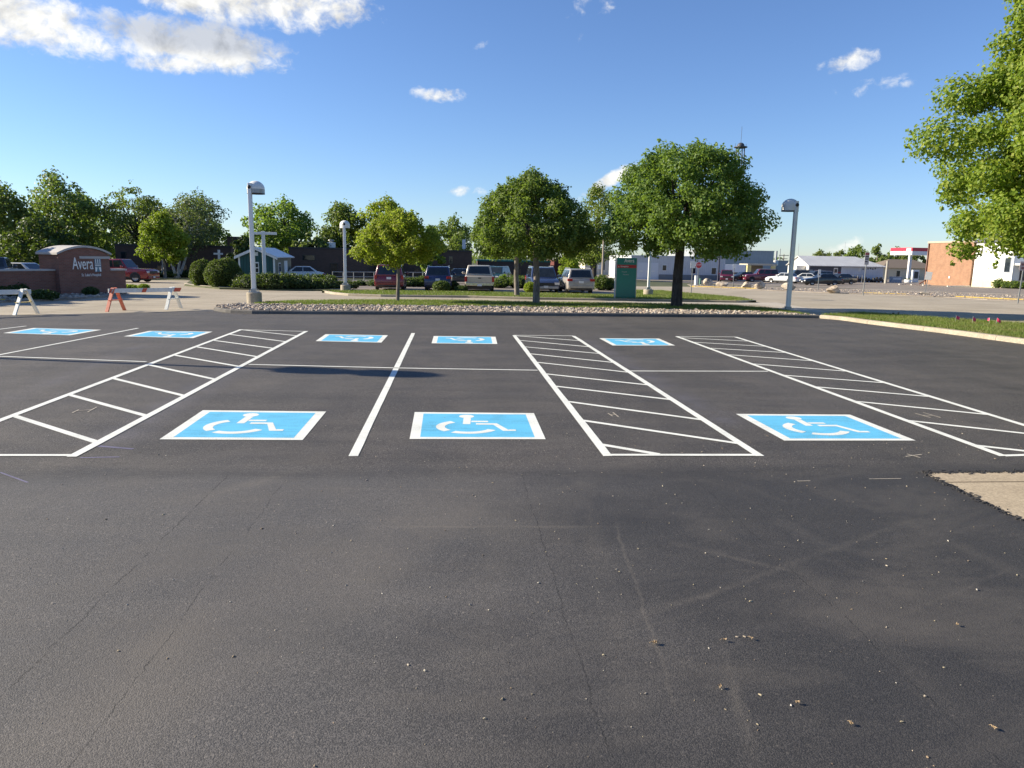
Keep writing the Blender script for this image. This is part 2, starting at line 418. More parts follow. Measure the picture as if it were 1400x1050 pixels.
    for (q0, q1, w_, k_) in TRACKS:
        dd = (q1-q0); L_ = dd.length; dd = dd/L_
        rx_ = s.math('SUBTRACT', P[0], q0.x); ry_ = s.math('SUBTRACT', P[1], q0.y)
        al = s.math('ADD', s.math('MULTIPLY', rx_, dd.x), s.math('MULTIPLY', ry_, dd.y))
        ac = s.math('ADD', s.math('ADD', s.math('MULTIPLY', rx_, -dd.y), s.math('MULTIPLY', ry_, dd.x)), s.math('MULTIPLY_ADD', brkt, .16, -.08))
        m_ = s.math('SUBTRACT', 1., s.math('DIVIDE', s.math('ABSOLUTE', ac), w_), clamp=True)
        m_ = s.math('MULTIPLY', m_, s.math('MULTIPLY', s.math('MULTIPLY', al, 2., clamp=True), s.math('MULTIPLY', s.math('SUBTRACT', L_, al), 2., clamp=True)))
        m_ = s.math('MULTIPLY', m_, s.math('MULTIPLY', s.math('MULTIPLY_ADD', brkt, 2.4, -.7, clamp=True), s.math('MULTIPLY_ADD', brkf, 1.6, -.1, clamp=True)))
        col = s.mix(s.math('MULTIPLY', m_, abs(k_)*.7), col, (.17, .15, .125) if k_ > 0 else (.15, .147, .185))
    # seams: longitudinal joints and the dark lip at the head of the stalls
    wob = s.math('MULTIPLY_ADD', s.noise(p, 1.4, 3), .10, -.05); wob2 = s.math('MULTIPLY_ADD', s.noise(p, 22., 5, .75), .06, -.03)
    xx = s.math('ADD', P[0], s.math('ADD', wob, wob2)); seam = None
    brk = s.math('GREATER_THAN', s.noise(p, 3.5, 6, .75), .47)
    for x0 in (-5.35, -2.12, -1.55, .68, 2.35, 4.9):
        d = s.math('LESS_THAN', s.math('ABSOLUTE', s.math('SUBTRACT', xx, x0)), .005 if x0 < -2 else .0032)
        seam = d if seam is None else s.math('MAXIMUM', seam, d)
    seam = s.math('MULTIPLY', s.math('MULTIPLY', seam, brk), s.math('LESS_THAN', P[1], 6.9))
    yy = s.math('ADD', P[1], s.math('MULTIPLY_ADD', s.noise(p, .8, 5), .5, -.25))
    lip = s.math('SUBTRACT', 1., s.math('MULTIPLY', s.math('ABSOLUTE', s.math('SUBTRACT', yy, 6.95)), 3.6), clamp=True)
    lipn = s.math('MULTIPLY', lip, s.math('MULTIPLY_ADD', s.noise(s.pos((1.6, 5., 1)), 4., 5, .7), 2.2, -.55, clamp=True))
    col = s.mix(s.math('MULTIPLY', lipn, .6), col, (.018, .018, .019))
    col = s.mix(s.math('MULTIPLY', seam, .6), col, (.008, .008, .008))
    # scrape marks along the rows
    sc = s.noise(s.pos((.7, 26., 1)), 1., 3, .6); scf = s.sep(s.ramp(sc, [(.68, 0.), (.74, 1.)]))[0]
    scf = s.math('MULTIPLY', scf, s.math('GREATER_THAN', s.noise(p, .9, 3), .57))
    scf = s.math('MULTIPLY', scf, s.math('MULTIPLY', s.math('GREATER_THAN', P[1], 3.6), s.math('LESS_THAN', P[1], 7.)))
    col = s.mix(s.math('MULTIPLY', scf, .32), col, (.26, .23, .19))
    # purple chalk overspray beside the lines
    h = s.math('SUBTRACT', s.math('MULTIPLY_ADD', fine, .4, s.math('MULTIPLY', grain, .4)), s.math('MULTIPLY', agg.outputs['Distance'], .5))
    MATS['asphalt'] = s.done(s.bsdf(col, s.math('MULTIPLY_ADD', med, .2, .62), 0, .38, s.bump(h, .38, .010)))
asphalt_mat()
def pave_mat(name, c0, c1, joints=None, gscale=40.):
    s = NT(name); p = s.pos(); n = s.noise(p, .35, 5, .6); g = s.noise(p, gscale, 3, .7); st = s.noise(s.pos((.15, .8, 1), .05), 1., 5, .65)
    f = s.math('ADD', s.math('MULTIPLY', n, .5), s.math('MULTIPLY', st, .5))
    col = s.ramp(f, [(.36, c0), (.64, c1)])
    col = s.mix(.8, col, s.ramp(g, [(.32, .62), (.68, 1.25)]), 'MULTIPLY')
    if joints:
        b = s.n('ShaderNodeTexBrick'); s.set(b, 'Vector', p); s.set(b, 'Scale', 1.); s.set(b, 'Brick Width', joints[0]); s.set(b, 'Row Height', joints[1]); s.set(b, 'Mortar Size', .016); b.offset = 0.
        for k in ('Color1', 'Color2'): s.set(b, k, (1, 1, 1, 1))
        s.set(b, 'Mortar', (.35, .33, .3, 1))
        col = s.mix(1., col, b.outputs['Color'], 'MULTIPLY')
    MATS[name] = s.done(s.bsdf(col, .85, 0, .3, s.bump(g, .4, .006)))
pave_mat('driveway_concrete', (.30, .255, .19), (.44, .385, .295), (4.6, 4.6))
pave_mat('old_lot', (.19, .16, .135), (.27, .235, .195))
pave_mat('pad_concrete', (.33, .265, .18), (.51, .42, .295), (3.4, 1.3), 45.)
pave_mat('kerb_concrete', (.27, .235, .18), (.45, .39, .30), None, 24.)
pave_mat('kerb_dark', (.05, .05, .05), (.20, .185, .17), None, 30.)
pave_mat('kerb_yellow', (.42, .28, .05), (.62, .44, .10), None, 30.)
pave_mat('walk_concrete', (.40, .36, .30), (.52, .47, .40), (1.5, 1.5))
pave_mat('turf', (.035, .055, .012), (.075, .10, .026), None, 14.)
pave_mat('rock_bed', (.16, .135, .11), (.36, .31, .26), None, 9.)
pave_mat('far_field', (.06, .075, .03), (.12, .12, .06), None, 2.)

# the land as one sheet to the horizon
sheet('ground', [(-2500, -40), (2500, -40), (2500, 3500), (-2500, 3500)], 0., MATS['far_field'])
sheet('driveway', [(-75, 20), (95, 20), (95, 62), (60, 74), (30, 74), (12, 70), (-75, 66)], .004, MATS['driveway_concrete'])
kerb_a = [at(x, y) for x, y in ((292, 425), (310, 428), (345, 429.5), (440, 430), (620, 431), (780, 432.5), (940, 434), (1060, 434.5), (1120, 435.5))]
kerb_b = [at(x, y) for x, y in ((1120, 435.5), (1150, 438), (1180, 442.4), (1240, 450), (1308, 458.5), (1400, 471))]
d_ = (kerb_b[-1]-kerb_b[-2]); kerb_b.append(kerb_b[-1]+d_*2.2)
edge_l = [at(x, y) for x, y in ((-500, 446), (-150, 435), (0, 431), (80, 430), (160, 428), (230, 426.5))]
lot_poly = [(-40, -30), (30, -30), (30, kerb_b[-1].y-1.0)] + [(p.x+.05, p.y+.05) for p in kerb_b[::-1]] + [(p.x, p.y+.05) for p in kerb_a[::-1]] + [(p.x, p.y) for p in edge_l[::-1]]
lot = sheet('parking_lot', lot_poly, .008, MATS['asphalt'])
# worn concrete apron let into the asphalt
pad = [at(1262, 647.5), at(1285, 647), at(1400, 646.5), at(1400, 646.5)+Vector((6, 0, 0)), at(1400, 714)+Vector((6, -3.4, 0)), at(1400, 714), at(1352, 690), at(1310, 668)]
def ragged(a, b, n, s):
    u = Vector((-(b-a).y, (b-a).x, 0)).normalized(); w = 0.; out = []
    for i in range(n):
        w = w*.6+random.gauss(0, s); out.append(a.lerp(b, i/n)+u*w)
    return out
pad_edge = ragged(pad[5], pad[6], 34, .012)+ragged(pad[6], pad[7], 34, .014)+ragged(pad[7], pad[0], 40, .016)+ragged(pad[0], pad[2], 70, .014)
sheet('concrete_apron', pad_edge+pad[2:5], .012, MATS['pad_concrete'])
# broken, tar-smeared rim of the apron
def crumble():
    mb = MB()
    P0, P1, P2 = pad[0], pad[2], pad[5]
    for k in range(420):
        if k < 270: p = P0.lerp(P1, random.random()**1.3) + Vector((0, random.gauss(.005, .025), 0))
        else: p = P0.lerp(P2, random.random()) + Vector((random.gauss(-.005, .022), 0, 0))
        r = random.uniform(.004, .015)*(1.6 if random.random() < .1 else 1); a = random.random()*6
        pts = [(p.x+r*1.5*math.cos(a+t*1.05)*random.uniform(.6, 1), p.y+r*math.sin(a+t*1.05)*random.uniform(.6, 1)) for t in range(6)]
        mb.prism(pts, .009, .013+random.random()*.008, 'z', 0)
    o = mb.build('asphalt_crumbs', MATS['asphalt']); tag(o, 'loose black crumbs of asphalt along the rim of the concrete apron', 'asphalt crumbs', kind='stuff')
crumble()

# ------------------------------------------------------------------ painted markings
def paintmat(name, c, wear=.1):
    s = NT(name); p = s.pos(); g = s.noise(p, 70., 3, .7); n = s.noise(p, 2.2, 5, .6); st = s.noise(s.pos((1.2, 9., 1)), 2., 4, .6)
    f = s.math('ADD', s.math('MULTIPLY', g, .45), s.math('ADD', s.math('MULTIPLY', n, .3), s.math('MULTIPLY', st, .25)))
    col = s.ramp(f, [(.33, tuple(x*(1-wear*2.4) for x in c)), (.5, c), (.68, tuple(min(1, x*(1+wear)) for x in c))])
    col = s.mix(s.sep(s.ramp(s.math('ADD', s.math('MULTIPLY', g, .7), s.math('MULTIPLY', n, .3)), [(.30, .9), (.375, 0.)]))[0], col, (.12, .11, .105))
    MATS[name] = s.done(s.bsdf(col, .6, 0, .3, s.bump(g, .5, .006)))
paintmat('white_paint', (.74, .75, .69), .15); paintmat('blue_paint', (.125, .475, .72), .19); paintmat('chalk', (.46, .41, .33), .25); paintmat('blue_chalk', (.16, .15, .22), .25)
def strip(mb, a, b, w=.1, z=.0125, side=0., ext=0.):
    a, b = Vector((a[0], a[1])), Vector((b[0], b[1])); d = (b-a).normalized(); n = Vector((-d.y, d.x))*w
    a -= d*ext; b += d*ext
    k = max(1, int((b-a).length/.5)); L, Rr = [], []
    for i in range(k+1):
        q = a.lerp(b, i/k); j = random.gauss(0, .0025)
        L.append((q + n*(.5+side+j)).to_tuple()); Rr.append((q + n*(-.5+side+random.gauss(0, .02))).to_tuple())
    vs = [(x, y, Z(y)+z) for x, y in L] + [(x, y, Z(y)+z) for x, y in Rr]
    mb.add(vs, [(i, i+1, k+1+i+1, k+1+i) for i in range(k)])
def pl(mb, p, q, **kw): strip(mb, at(*p), at(*q), **kw)
def marking(name, segs, label, cat, w=.1, mat='white_paint', group=None, z=.0125):
    mb = MB()
    for i, (p, q) in enumerate(segs): pl(mb, p, q, w=w if not isinstance(w, (list, tuple)) else w[i], z=z+.0004*(i % 4))
    return tag(mb.build(name, MATS[mat]), label, cat, group)
g_l = 'white lines dividing the parking stalls'
marking('stall_line', [((483, 625), (565, 456))], 'straight white stall line between two facing pairs of blue emblems', 'parking line', group=g_l)
marking('stall_line', [((-30, 491.5), (189, 449.2))], 'white stall line running between the two emblems near the barricades', 'parking line', .08, group=g_l)
marking('stall_line', [((-140, 468), (36, 446.2))], 'short white stall line end near the white barricade foot', 'parking line', .08, group=g_l)
marking('row_line', [((-200, 482.5), (0, 488)), ((0, 488), (200, 495.3))], 'thin white row line beyond the hatched aisle nearest the barricades, touched by the lamp shadow', 'parking line', .07, group='thin white lines where facing stalls meet')
marking('row_line', [((340, 499), (548, 504)), ((548, 504), (735, 507))], 'thin white row line crossing the plain straight stall line', 'parking line', .07, group='thin white lines where facing stalls meet')
marking('row_line', [((862, 508), (1050, 508.4))], 'thin white row line joining the middle hatched aisle to the one nearest the apron', 'parking line', .07, group='thin white lines where facing stalls meet')
def aisle(label, left, right, hatch, bars):
    t = thing('hatched_aisle', label, 'hatched aisle', at(*left[0]), 0, 'white hatched access aisles')
    off = t.location
    A0, A1, B0, B1 = [at(*q).to_2d() for q in (left[0], left[1], right[0], right[1])]
    def cut(p, q, a, b):
        # stop a stripe at the centre line of an edge line
        d, e = q-p, b-a; den = d.x*e.y-d.y*e.x
        t_ = ((a.x-p.x)*e.y-(a.y-p.y)*e.x)/den; return p+d*t_, t_
    def part(name, segs, w, z):
        mb = MB()
        if name == 'hatch_stripe':
            for i, (p, q) in enumerate(segs):
                p, q = at(*p).to_2d(), at(*q).to_2d()
                (p2, t0), (q2, t1) = cut(p, q, A0, A1), cut(p, q, B0, B1)
                if -.2 < t0 < .3: p = p2
                if .8 < t1 < 1.3: q = q2
                strip(mb, p, q, w=w, z=z+.0003*(i % 3))
            segs = []
        for i, (p, q) in enumerate(segs): pl(mb, p, q, w=w, z=z+.0003*(i % 3))
        mb.v = [(x-off.x, y-off.y, zz-off.z) for x, y, zz in mb.v]
        mb.build(name, MATS['white_paint'], t)
    part('edge_line', [left], .1, .0135); part('edge_line', [right], .1, .0138)
    part('hatch_stripe', hatch, .085, .0125)
    for b in bars: part('end_line', [b], .075, .0145)
aisle('hatched aisle whose stripes slope down towards the pale plank barricades', ((-50, 595), (330, 451)), ((98, 626), (419, 453.3)),
      [((11, 567), (127, 604)), ((85, 538), (197.5, 569)), ((146, 516), (247, 541)), ((192, 497), (287, 518)), ((231, 485), (322, 501)), ((265, 474.3), (347, 487.7)), ((292, 466), (369, 476.3)), ((316, 458), (389, 467.5)), ((336, 452), (404, 459.5)), ((-115, 621), (-60, 640))],
      [((330, 451.5), (419, 453.8)), ((-120, 624), (95, 624))])
aisle('hatched aisle between the straight stall line and the thin row line, below the trees', ((831, 625), (703, 459)), ((1039, 625), (784, 460)),
      [((825, 609.5), (901, 622.5)), ((797, 576), (1003, 606.6)), ((776, 550), (952, 574)), ((760, 529), (915, 547)), ((746, 512), (884, 527)), ((736, 496.3), (861, 510)), ((726, 484.5), (836, 496)), ((719, 475), (819, 484)), ((711, 466), (802, 474.5)), ((705, 459.6), (791, 466.3))],
      [((703, 458.9), (784, 459.9)), ((831, 623.5), (1039, 623.5))])
aisle('hatched aisle beside the concrete apron, nearest the pale kerb', ((1372, 625), (925, 460.5)), ((1480, 607), (1005, 461.2)),
      [((1345, 611.5), (1420, 620)), ((1249, 577), (1440, 598)), ((1177, 550.5), (1382, 571)), ((1117, 530), (1305, 546)), ((1070.5, 513.8), (1233, 526)), ((1032, 498.5), (1178, 510)), ((1000, 486), (1125, 495)), ((976, 477), (1085, 483.3)), ((953, 468.8), (1053, 474.6)), ((937, 462.6), (1022, 467))],
      [((925, 460.6), (1005, 461.3)), ((1372, 624.5), (1560, 619))])
def emblem(corn, label, flip=False):
    """blue square with white rim and the wheelchair sign; corners TL TR BR BL in the picture"""
    P = [at(*c) for c in corn]; c0 = (P[0]+P[1]+P[2]+P[3])/4; c0.z = Z(c0.y)
    t = thing('accessible_emblem', label, 'parking emblem', c0, 0, 'blue accessible parking emblems')
    def uv(u, v):
        if flip: u, v = 1-u, 1-v
        a = P[3].lerp(P[2], u); b = P[0].lerp(P[1], u); return a.lerp(b, v)
    def put(mb, loops, z):
        for k_, lp in enumerate(loops):
            vs = [uv(*q) for q in lp]; mb.add([(p.x-c0.x, p.y-c0.y, Z(p.y)-c0.z+z+(.0002*k_ if len(loops) == 6 else 0)) for p in vs], [tuple(range(len(lp)))])
    b = .075; e = .064
    mb = MB(); put(mb, [[(0, 0), (1, 0), (1-b, e), (b, e)], [(1, 0), (1, 1), (1-b, 1-e), (1-b, e)], [(1, 1), (0, 1), (b, 1-e), (1-b, 1-e)], [(0, 1), (0, 0), (b, e), (b, 1-e)]], .0125)
    mb.build('rim', MATS['white_paint'], t, weld=True)
    mb = MB(); put(mb, [[(b, e), (1-b, e), (1-b, 1-e), (b, 1-e)]], .0128); mb.build('field', MATS['blue_paint'], t)
    mb = MB()
    hd = [(.43+.062*math.cos(a*.35), .83+.07*math.sin(a*.35)) for a in range(18)]
    put(mb, [hd, [(.395, .52), (.455, .52), (.465, .76), (.405, .76)],
             [(.465, .60), (.60, .60), (.60, .65), (.465, .65)],
             [(.50, .50), (.635, .50), (.665, .555), (.50, .555)], [(.635, .50), (.70, .275), (.755, .275), (.665, .555)],
             [(.705, .275), (.80, .275), (.80, .325), (.75, .325)]], .0138)
    def arc(a0, a1, r0_, r1_, n=14, w0=1, w1=1):
        o = []
        for i in range(n+1):
            a = R(a0+(a1-a0)*i/n); o.append((.43+r0_*math.cos(a), .42+r0_*1.02*math.sin(a)))
        for i in range(n, -1, -1):
            a = R(a0+(a1-a0)*i/n); o.append((.43+r1_*math.cos(a), .42+r1_*1.02*math.sin(a)))
        return o
    for a0, a1 in ((122, 222), (238, 332)):
        n = 14; A = arc(a0, a1, .245, .175, n); put(mb, [[A[i], A[i+1], A[2*n-i], A[2*n+1-i]] for i in range(n)], .0142)
    mb.build('wheelchair_figure', MATS['white_paint'], t, weld=True)
emblem([(277.5, 562), (446, 563.8), (413.8, 603), (218, 602)], 'large blue wheelchair emblem between the straight stall line and the aisle nearest the barricades')
emblem([(567, 564.5), (730, 566), (746, 601.8), (560, 601.5)], 'large blue wheelchair emblem between the straight stall line and the middle hatched aisle')
emblem([(1006, 567), (1162, 568), (1252, 603.6), (1072, 603.6)], 'large blue wheelchair emblem closest to the concrete apron')
emblem([(46, 449), (139, 451.5), (96, 459), (4, 456)], 'small blue emblem in the far row, closest to the white barricade', True)
emblem([(204, 453), (291, 454), (264, 463), (169, 460.5)], 'small far blue emblem between the long stall line and the aisle nearest the barricades', True)
emblem([(445, 457.5), (530.5, 459), (521.5, 469), (431.5, 467)], 'small far blue emblem between the straight stall line and the aisle nearest the barricades', True)
emblem([(593, 460), (677.5, 461), (680, 471), (590, 470)], 'small far blue emblem between the straight stall line and the middle hatched aisle', True)
emblem([(819, 463), (901, 463.5), (923, 473), (837.5, 473)], 'small far blue emblem between the middle aisle and the aisle nearest the apron', True)
for segs, lab in (([((99, 565.5), (108, 561)), ((120, 564.5), (132.5, 557.5)), ((104, 563), (126, 561))], 'pale chalk survey mark shaped like an H in the hatched aisle nearest the barricades'),
                  ([((831, 566), (837.5, 570)), ((838, 565), (845.5, 571)), ((834, 568), (842, 568))], 'pale chalk H survey mark in the middle hatched aisle'),
                  ([((1251, 566), (1272, 572)), ((1262, 565), (1286, 572)), ((1262, 569), (1276, 569))], 'faint chalk survey mark in the hatched aisle nearest the apron'),
                  ([((1240, 622), (1258, 627)), ((1238, 625.5), (1260, 622.5))], 'cream chalk cross near the concrete apron')):
    marking('survey_mark', segs, lab, 'chalk mark', .018, 'chalk', z=.012)
for sg, w_, lb in ((((110, 627), (163, 626)), .03, 'thin lavender chalk smudge at the corner of the hatched aisle nearest the barricades'), (((135, 611), (182, 615)), .05, 'broad lavender chalk smudge beside the hatched aisle nearest the barricades'), (((0, 647), (38, 661)), .02, 'slanting lavender chalk streak below the hatched aisle nearest the barricades')):
    marking('chalk_scuff', [sg], lb, 'chalk scuff', w_, 'blue_chalk', z=.0105)
marking('chalk_dash', [((1188, 656), (1232, 655.5))], 'longer cream chalk dash just beside the concrete apron', 'chalk mark', .011, 'chalk', z=.0105)
marking('chalk_dash', [((1090, 659), (1108, 658.6))], 'shorter cream chalk dash below the near corner of the middle hatched aisle', 'chalk mark', .012, 'chalk', z=.0105)

# ------------------------------------------------------------------ kerbs and raised beds
def smooth_line(pts, step):
    out = []
    L = sum((pts[i+1]-pts[i]).length for i in range(len(pts)-1)); n = max(2, int(L/step))
    return [lerp(pts, i/n) for i in range(n+1)]
def kerb(name, pts, mat, w=.17, h=.14, seg=3., gap=.012, z0=0., parent=None):
    """kerbstones along the front foot line; w runs to the far side (left of the direction)"""
    pts = smooth_line([Vector((p.x, p.y, 0)) for p in pts], .3); mb = MB()
    prof = [(0, -.05), (.012, h*.75), (.05, h), (w, h), (w, -.05)]
    acc = 0.; run = []
    def flush(run):
        if len(run) < 2: return
        vs, n = [], len(prof)
        for i, p in enumerate(run):
            d = (run[min(i+1, len(run)-1)]-run[max(i-1, 0)]).normalized(); nx = Vector((-d.y, d.x, 0))
            for a, b in prof: q = p+nx*a; vs.append((q.x, q.y, Z(q.y)+b+z0))
        fs = [(i*n+k, i*n+k+1, (i+1)*n+k+1, (i+1)*n+k) for i in range(len(run)-1) for k in range(n-1)]
        fs += [tuple(range(n)), tuple(range(len(vs)-1, len(vs)-1-n, -1))]
        mb.add(vs, fs)
    for i, p in enumerate(pts):
        run.append(p)
        if i and (p-pts[i-1]).length + acc > seg:
            d = (p-pts[i-1]).normalized(); run[-1] = p-d*gap; flush(run); run = [p]; acc = 0
        elif i: acc += (p-pts[i-1]).length
    flush(run)
    o = mb.build(name, mat, parent); o['kind'] = 'structure'; return o
kerb('dark_kerb', kerb_a, MATS['kerb_dark'], .17, .135)
kerb('pale_kerb', kerb_b, MATS['kerb_concrete'], .27, .14, 2.7)
IT = .105
g_back = [at(x, y, IT) for x, y in ((296, 417), (330, 415.5), (400, 416.5), (500, 417.6), (620, 418.8), (732, 420), (940, 424), (1050, 426.5), (1110, 430.5))]
back_of = lambda ps, w: [p + Vector((-(ps[min(i+1, len(ps)-1)]-ps[max(i-1, 0)]).normalized().y, (ps[min(i+1, len(ps)-1)]-ps[max(i-1, 0)]).normalized().x, 0))*w for i, p in enumerate(ps)]
gfront = back_of(kerb_a, .15)
rock_poly = gfront + g_back[::-1]
sheet('rock_bed', rock_poly, IT, MATS['rock_bed'], skirt=.12)
grass_back = [at(x, y, IT) for x, y in ((352, 414), (365, 412.6), (400, 411.2), (470, 410.2), (543, 409.8), (640, 411), (732, 413), (860, 414.6), (940, 416), (1000, 417.5), (1050, 421), (1085, 426), (1108, 430))]
grass_poly = [g_back[1]+Vector((.4, .02, 0))] + g_back[2:] + grass_back[::-1]
sheet('lawn_strip', grass_poly, IT, MATS['turf'], skirt=.12)
# second island beyond the lane
isl_f = [at(x, y) for x, y in ((441, 400), (455, 402.5), (475, 404.4), (520, 406), (640, 407.2), (732, 409.7), (840, 411.2), (940, 413), (1010, 414.2), (1034, 413.5))]
isl_b = [at(x, y, IT) for x, y in ((440, 398), (500, 396.8), (640, 398.8), (732, 400.6), (840, 402.8), (868, 396.5), (905, 397.2), (940, 400.5), (1011, 406.5), (1034, 411.5))]
far_poly = back_of(isl_f, .13) + isl_b[::-1]
kerb('lane_kerb', isl_f, MATS['kerb_concrete'], .15, .13, 3.)
sheet('lawn_island', far_poly, IT, MATS['turf'], skirt=.12)
walk = [at(x, y) for x, y in ((820, 413.6), (940, 415.2), (1030, 417), (1110, 427), (1135, 427), (1060, 413.5), (1034, 414.2), (940, 413.3), (840, 411.6))]
sheet('sidewalk', walk, .010, MATS['walk_concrete'])
# island by the pale kerb
rg_b = [at(x, y, IT) for x, y in ((1122, 431), (1150, 429), (1180, 428), (1221, 431), (1300, 436.4), (1400, 442.5))]; rg_b.append(rg_b[-1]+(rg_b[-1]-rg_b[-2])*2.2)
rg_f = back_of(kerb_b, .24)
rgrass_poly = rg_f + rg_b[::-1]
sheet('lawn_verge', rgrass_poly, IT, MATS['turf'], skirt=.12)
# beds and lots farther off
sheet('gravel_median', pxpoly([(940, 388.6), (1040, 391.4), (1100, 393), (1200, 396), (1300, 399.5), (1460, 405.5), (1460, 413), (1350, 409), (1290, 405.5), (1200, 402), (1130, 399.5), (1040, 396), (950, 392.2)], .06), .06, MATS['rock_bed'], skirt=.1)
sheet('old_asphalt_lot', [at(930, 386.5), at(1040, 391), at(1200, 395.6), at(1460, 404.5), Vector((115, 60, 0)), Vector((150, 170, 0)), Vector((20, 170, 0))], .008, MATS['old_lot'])
kerb('yellow_kerb', pxpoly([(944, 392.4), (1000, 394.4), (1040, 395.9)]), MATS['kerb_yellow'], .2, .12, 4.)
kerb('yellow_kerb', pxpoly([(1180, 401.3), (1240, 403.4)]), MATS['kerb_yellow'], .2, .1, 4.)
kerb('yellow_kerb', pxpoly([(1305, 406.8), (1370, 410), (1430, 412.5)]), MATS['kerb_yellow'], .2, .12, 4.)
sheet('car_park', [at(450, 396.6), at(640, 397.4), at(732, 399.5), at(850, 401), at(868, 396), at(868, 386), at(640, 384), at(450, 382)], .010, MATS['old_lot'])
hedge_bed = pxpoly([(252, 389), (300, 393.5), (380, 395.2), (470, 396.5), (480, 390), (470, 384), (330, 380), (262, 382)], .1)
sheet('planting_bed', hedge_bed, .1, MATS['far_field'], skirt=.12)
kerb('bed_kerb', pxpoly([(252, 389.5), (264, 392), (300, 394.6), (380, 396.2), (468, 397.6)]), MATS['kerb_concrete'], .15, .13, 3.)
sign_bed = pxpoly([(-120, 416), (0, 411.5), (60, 409.5), (85, 408.5), (150, 404.5), (172, 400), (165, 396), (80, 392), (-120, 396)], .08)
sheet('sign_bed', sign_bed, .08, MATS['rock_bed'], skirt=.12)
kerb('yellow_kerb', pxpoly([(-120, 418.5), (-60, 416), (8, 413)]), MATS['kerb_yellow'], .16, .13, 4.)
kerb('bed_kerb', pxpoly([(9, 413), (60, 410.8), (88, 409.6), (150, 406), (174, 401)]), MATS['kerb_concrete'], .16, .12, 3.)

# ------------------------------------------------------------------ loose cover: stones, grass, litter
def inpoly(X, Y, poly):
    c = np.zeros(len(X), bool); n = len(poly)
    for i in range(n):
        x0, y0 = poly[i][0], poly[i][1]; x1, y1 = poly[i-1][0], poly[i-1][1]
        if y0 == y1: continue
        c ^= ((y0 > Y) != (y1 > Y)) & (X < (x1-x0)*(Y-y0)/(y1-y0)+x0)
    return c
def scatter(poly, n):
    xs = [p[0] for p in poly]; ys = [p[1] for p in poly]; X = np.zeros(0); Y = np.zeros(0)
    while len(X) < n:
        x = rng.uniform(min(xs), max(xs), n*3); y = rng.uniform(min(ys), max(ys), n*3); k = inpoly(x, y, poly)
        X = np.concatenate([X, x[k]]); Y = np.concatenate([Y, y[k]])
    return X[:n], Y[:n]
Zv = np.vectorize(Z)
def mesh_np(name, V, F, mat, smooth=False, parent=None):
    me = bpy.data.meshes.new(name); V = np.ascontiguousarray(V, np.float32).reshape(-1, 3); F = np.ascontiguousarray(F, np.int32); k = F.shape[1]
    me.vertices.add(len(V)); me.vertices.foreach_set('co', V.ravel()); me.loops.add(F.size); me.loops.foreach_set('vertex_index', F.ravel())
    me.polygons.add(len(F)); me.polygons.foreach_set('loop_start', np.arange(0, F.size, k, dtype=np.int32))
    me.polygons.foreach_set('use_smooth', [smooth]*len(F)); me.materials.append(mat); me.update(calc_edges=True); me.validate()
    o = bpy.data.objects.new(name, me); COL.objects.link(o)
    if parent: o.parent = parent
    return o
def ico(sub=1):
    bm = bmesh.new(); bmesh.ops.create_icosphere(bm, subdivisions=sub, radius=1.); bm.verts.ensure_lookup_table()
    V = np.array([v.co[:] for v in bm.verts]); F = np.array([[v.index for v in f.verts] for f in bm.faces]); bm.free(); return V, F
def rotz(V, a):
    c, s = np.cos(a), np.sin(a); return np.stack([V[..., 0]*c-V[..., 1]*s, V[..., 0]*s+V[..., 1]*c, V[..., 2]], -1)
def stones(name, poly, n, r0_, r1_, zoff, mat, label):
    V, F = ico(1); X, Y = scatter(poly, n)
    r = r0_*(r1_/r0_)**(rng.random(n)**1.6)
    J = V[None]*(1+rng.normal(0, .16, (n, len(V), 1))); J = J*np.stack([r*rng.uniform(.8, 1.5, n), r*rng.uniform(.7, 1.1, n), r*rng.uniform(.5, .8, n)], -1)[:, None]
    J = rotz(J, rng.uniform(0, 6.28, n)[:, None]); J += np.stack([X, Y, Zv(Y)+zoff+r*.3], -1)[:, None]
    Fs = (F[None]+(np.arange(n)*len(V))[:, None, None]).reshape(-1, 3)
    return tag(mesh_np(name, J, Fs, mat), label, 'gravel', kind='stuff')
def stonemat(name, cols):
    s = NT(name); g = s.n('ShaderNodeNewGeometry').outputs['Random Per Island']; n = s.noise(s.pos(), 22., 4)
    c = s.ramp(g, [(i/(len(cols)-1), c) for i, c in enumerate(cols)], 'LINEAR'); c = s.mix(.5, c, s.ramp(n, [(.3, .6), (.7, 1.2)]), 'MULTIPLY')
    MATS[name] = s.done(s.bsdf(c, .8, 0, .3, s.bump(n, .3, .01))); return MATS[name]
stonemat('river_stone', [(.47, .40, .32), (.20, .155, .12), (.56, .50, .42), (.34, .27, .21), (.15, .13, .115), (.50, .44, .36), (.40, .31, .24), (.27, .22, .175)])
stones('river_gravel', [(p.x, p.y) for p in rock_poly], 7500, .024, .085, IT, MATS['river_stone'], 'tan and brown river stones in the bed behind the dark kerb')
stones('bed_gravel', [(p.x, p.y) for p in sign_bed[:8]], 1500, .03, .10, .08, MATS['river_stone'], 'grey river stones at the foot of the brick hospital sign')
med_poly = pxpoly([(940, 389), (1040, 392), (1200, 397), (1460, 406), (1460, 412.5), (1350, 408.5), (1290, 405), (1200, 401.5), (1040, 395.5), (950, 392)], .06)
stones('median_gravel', [(p.x, p.y) for p in med_poly], 1500, .03, .075, .06, MATS['river_stone'], 'tan gravel on the median with the boulders')
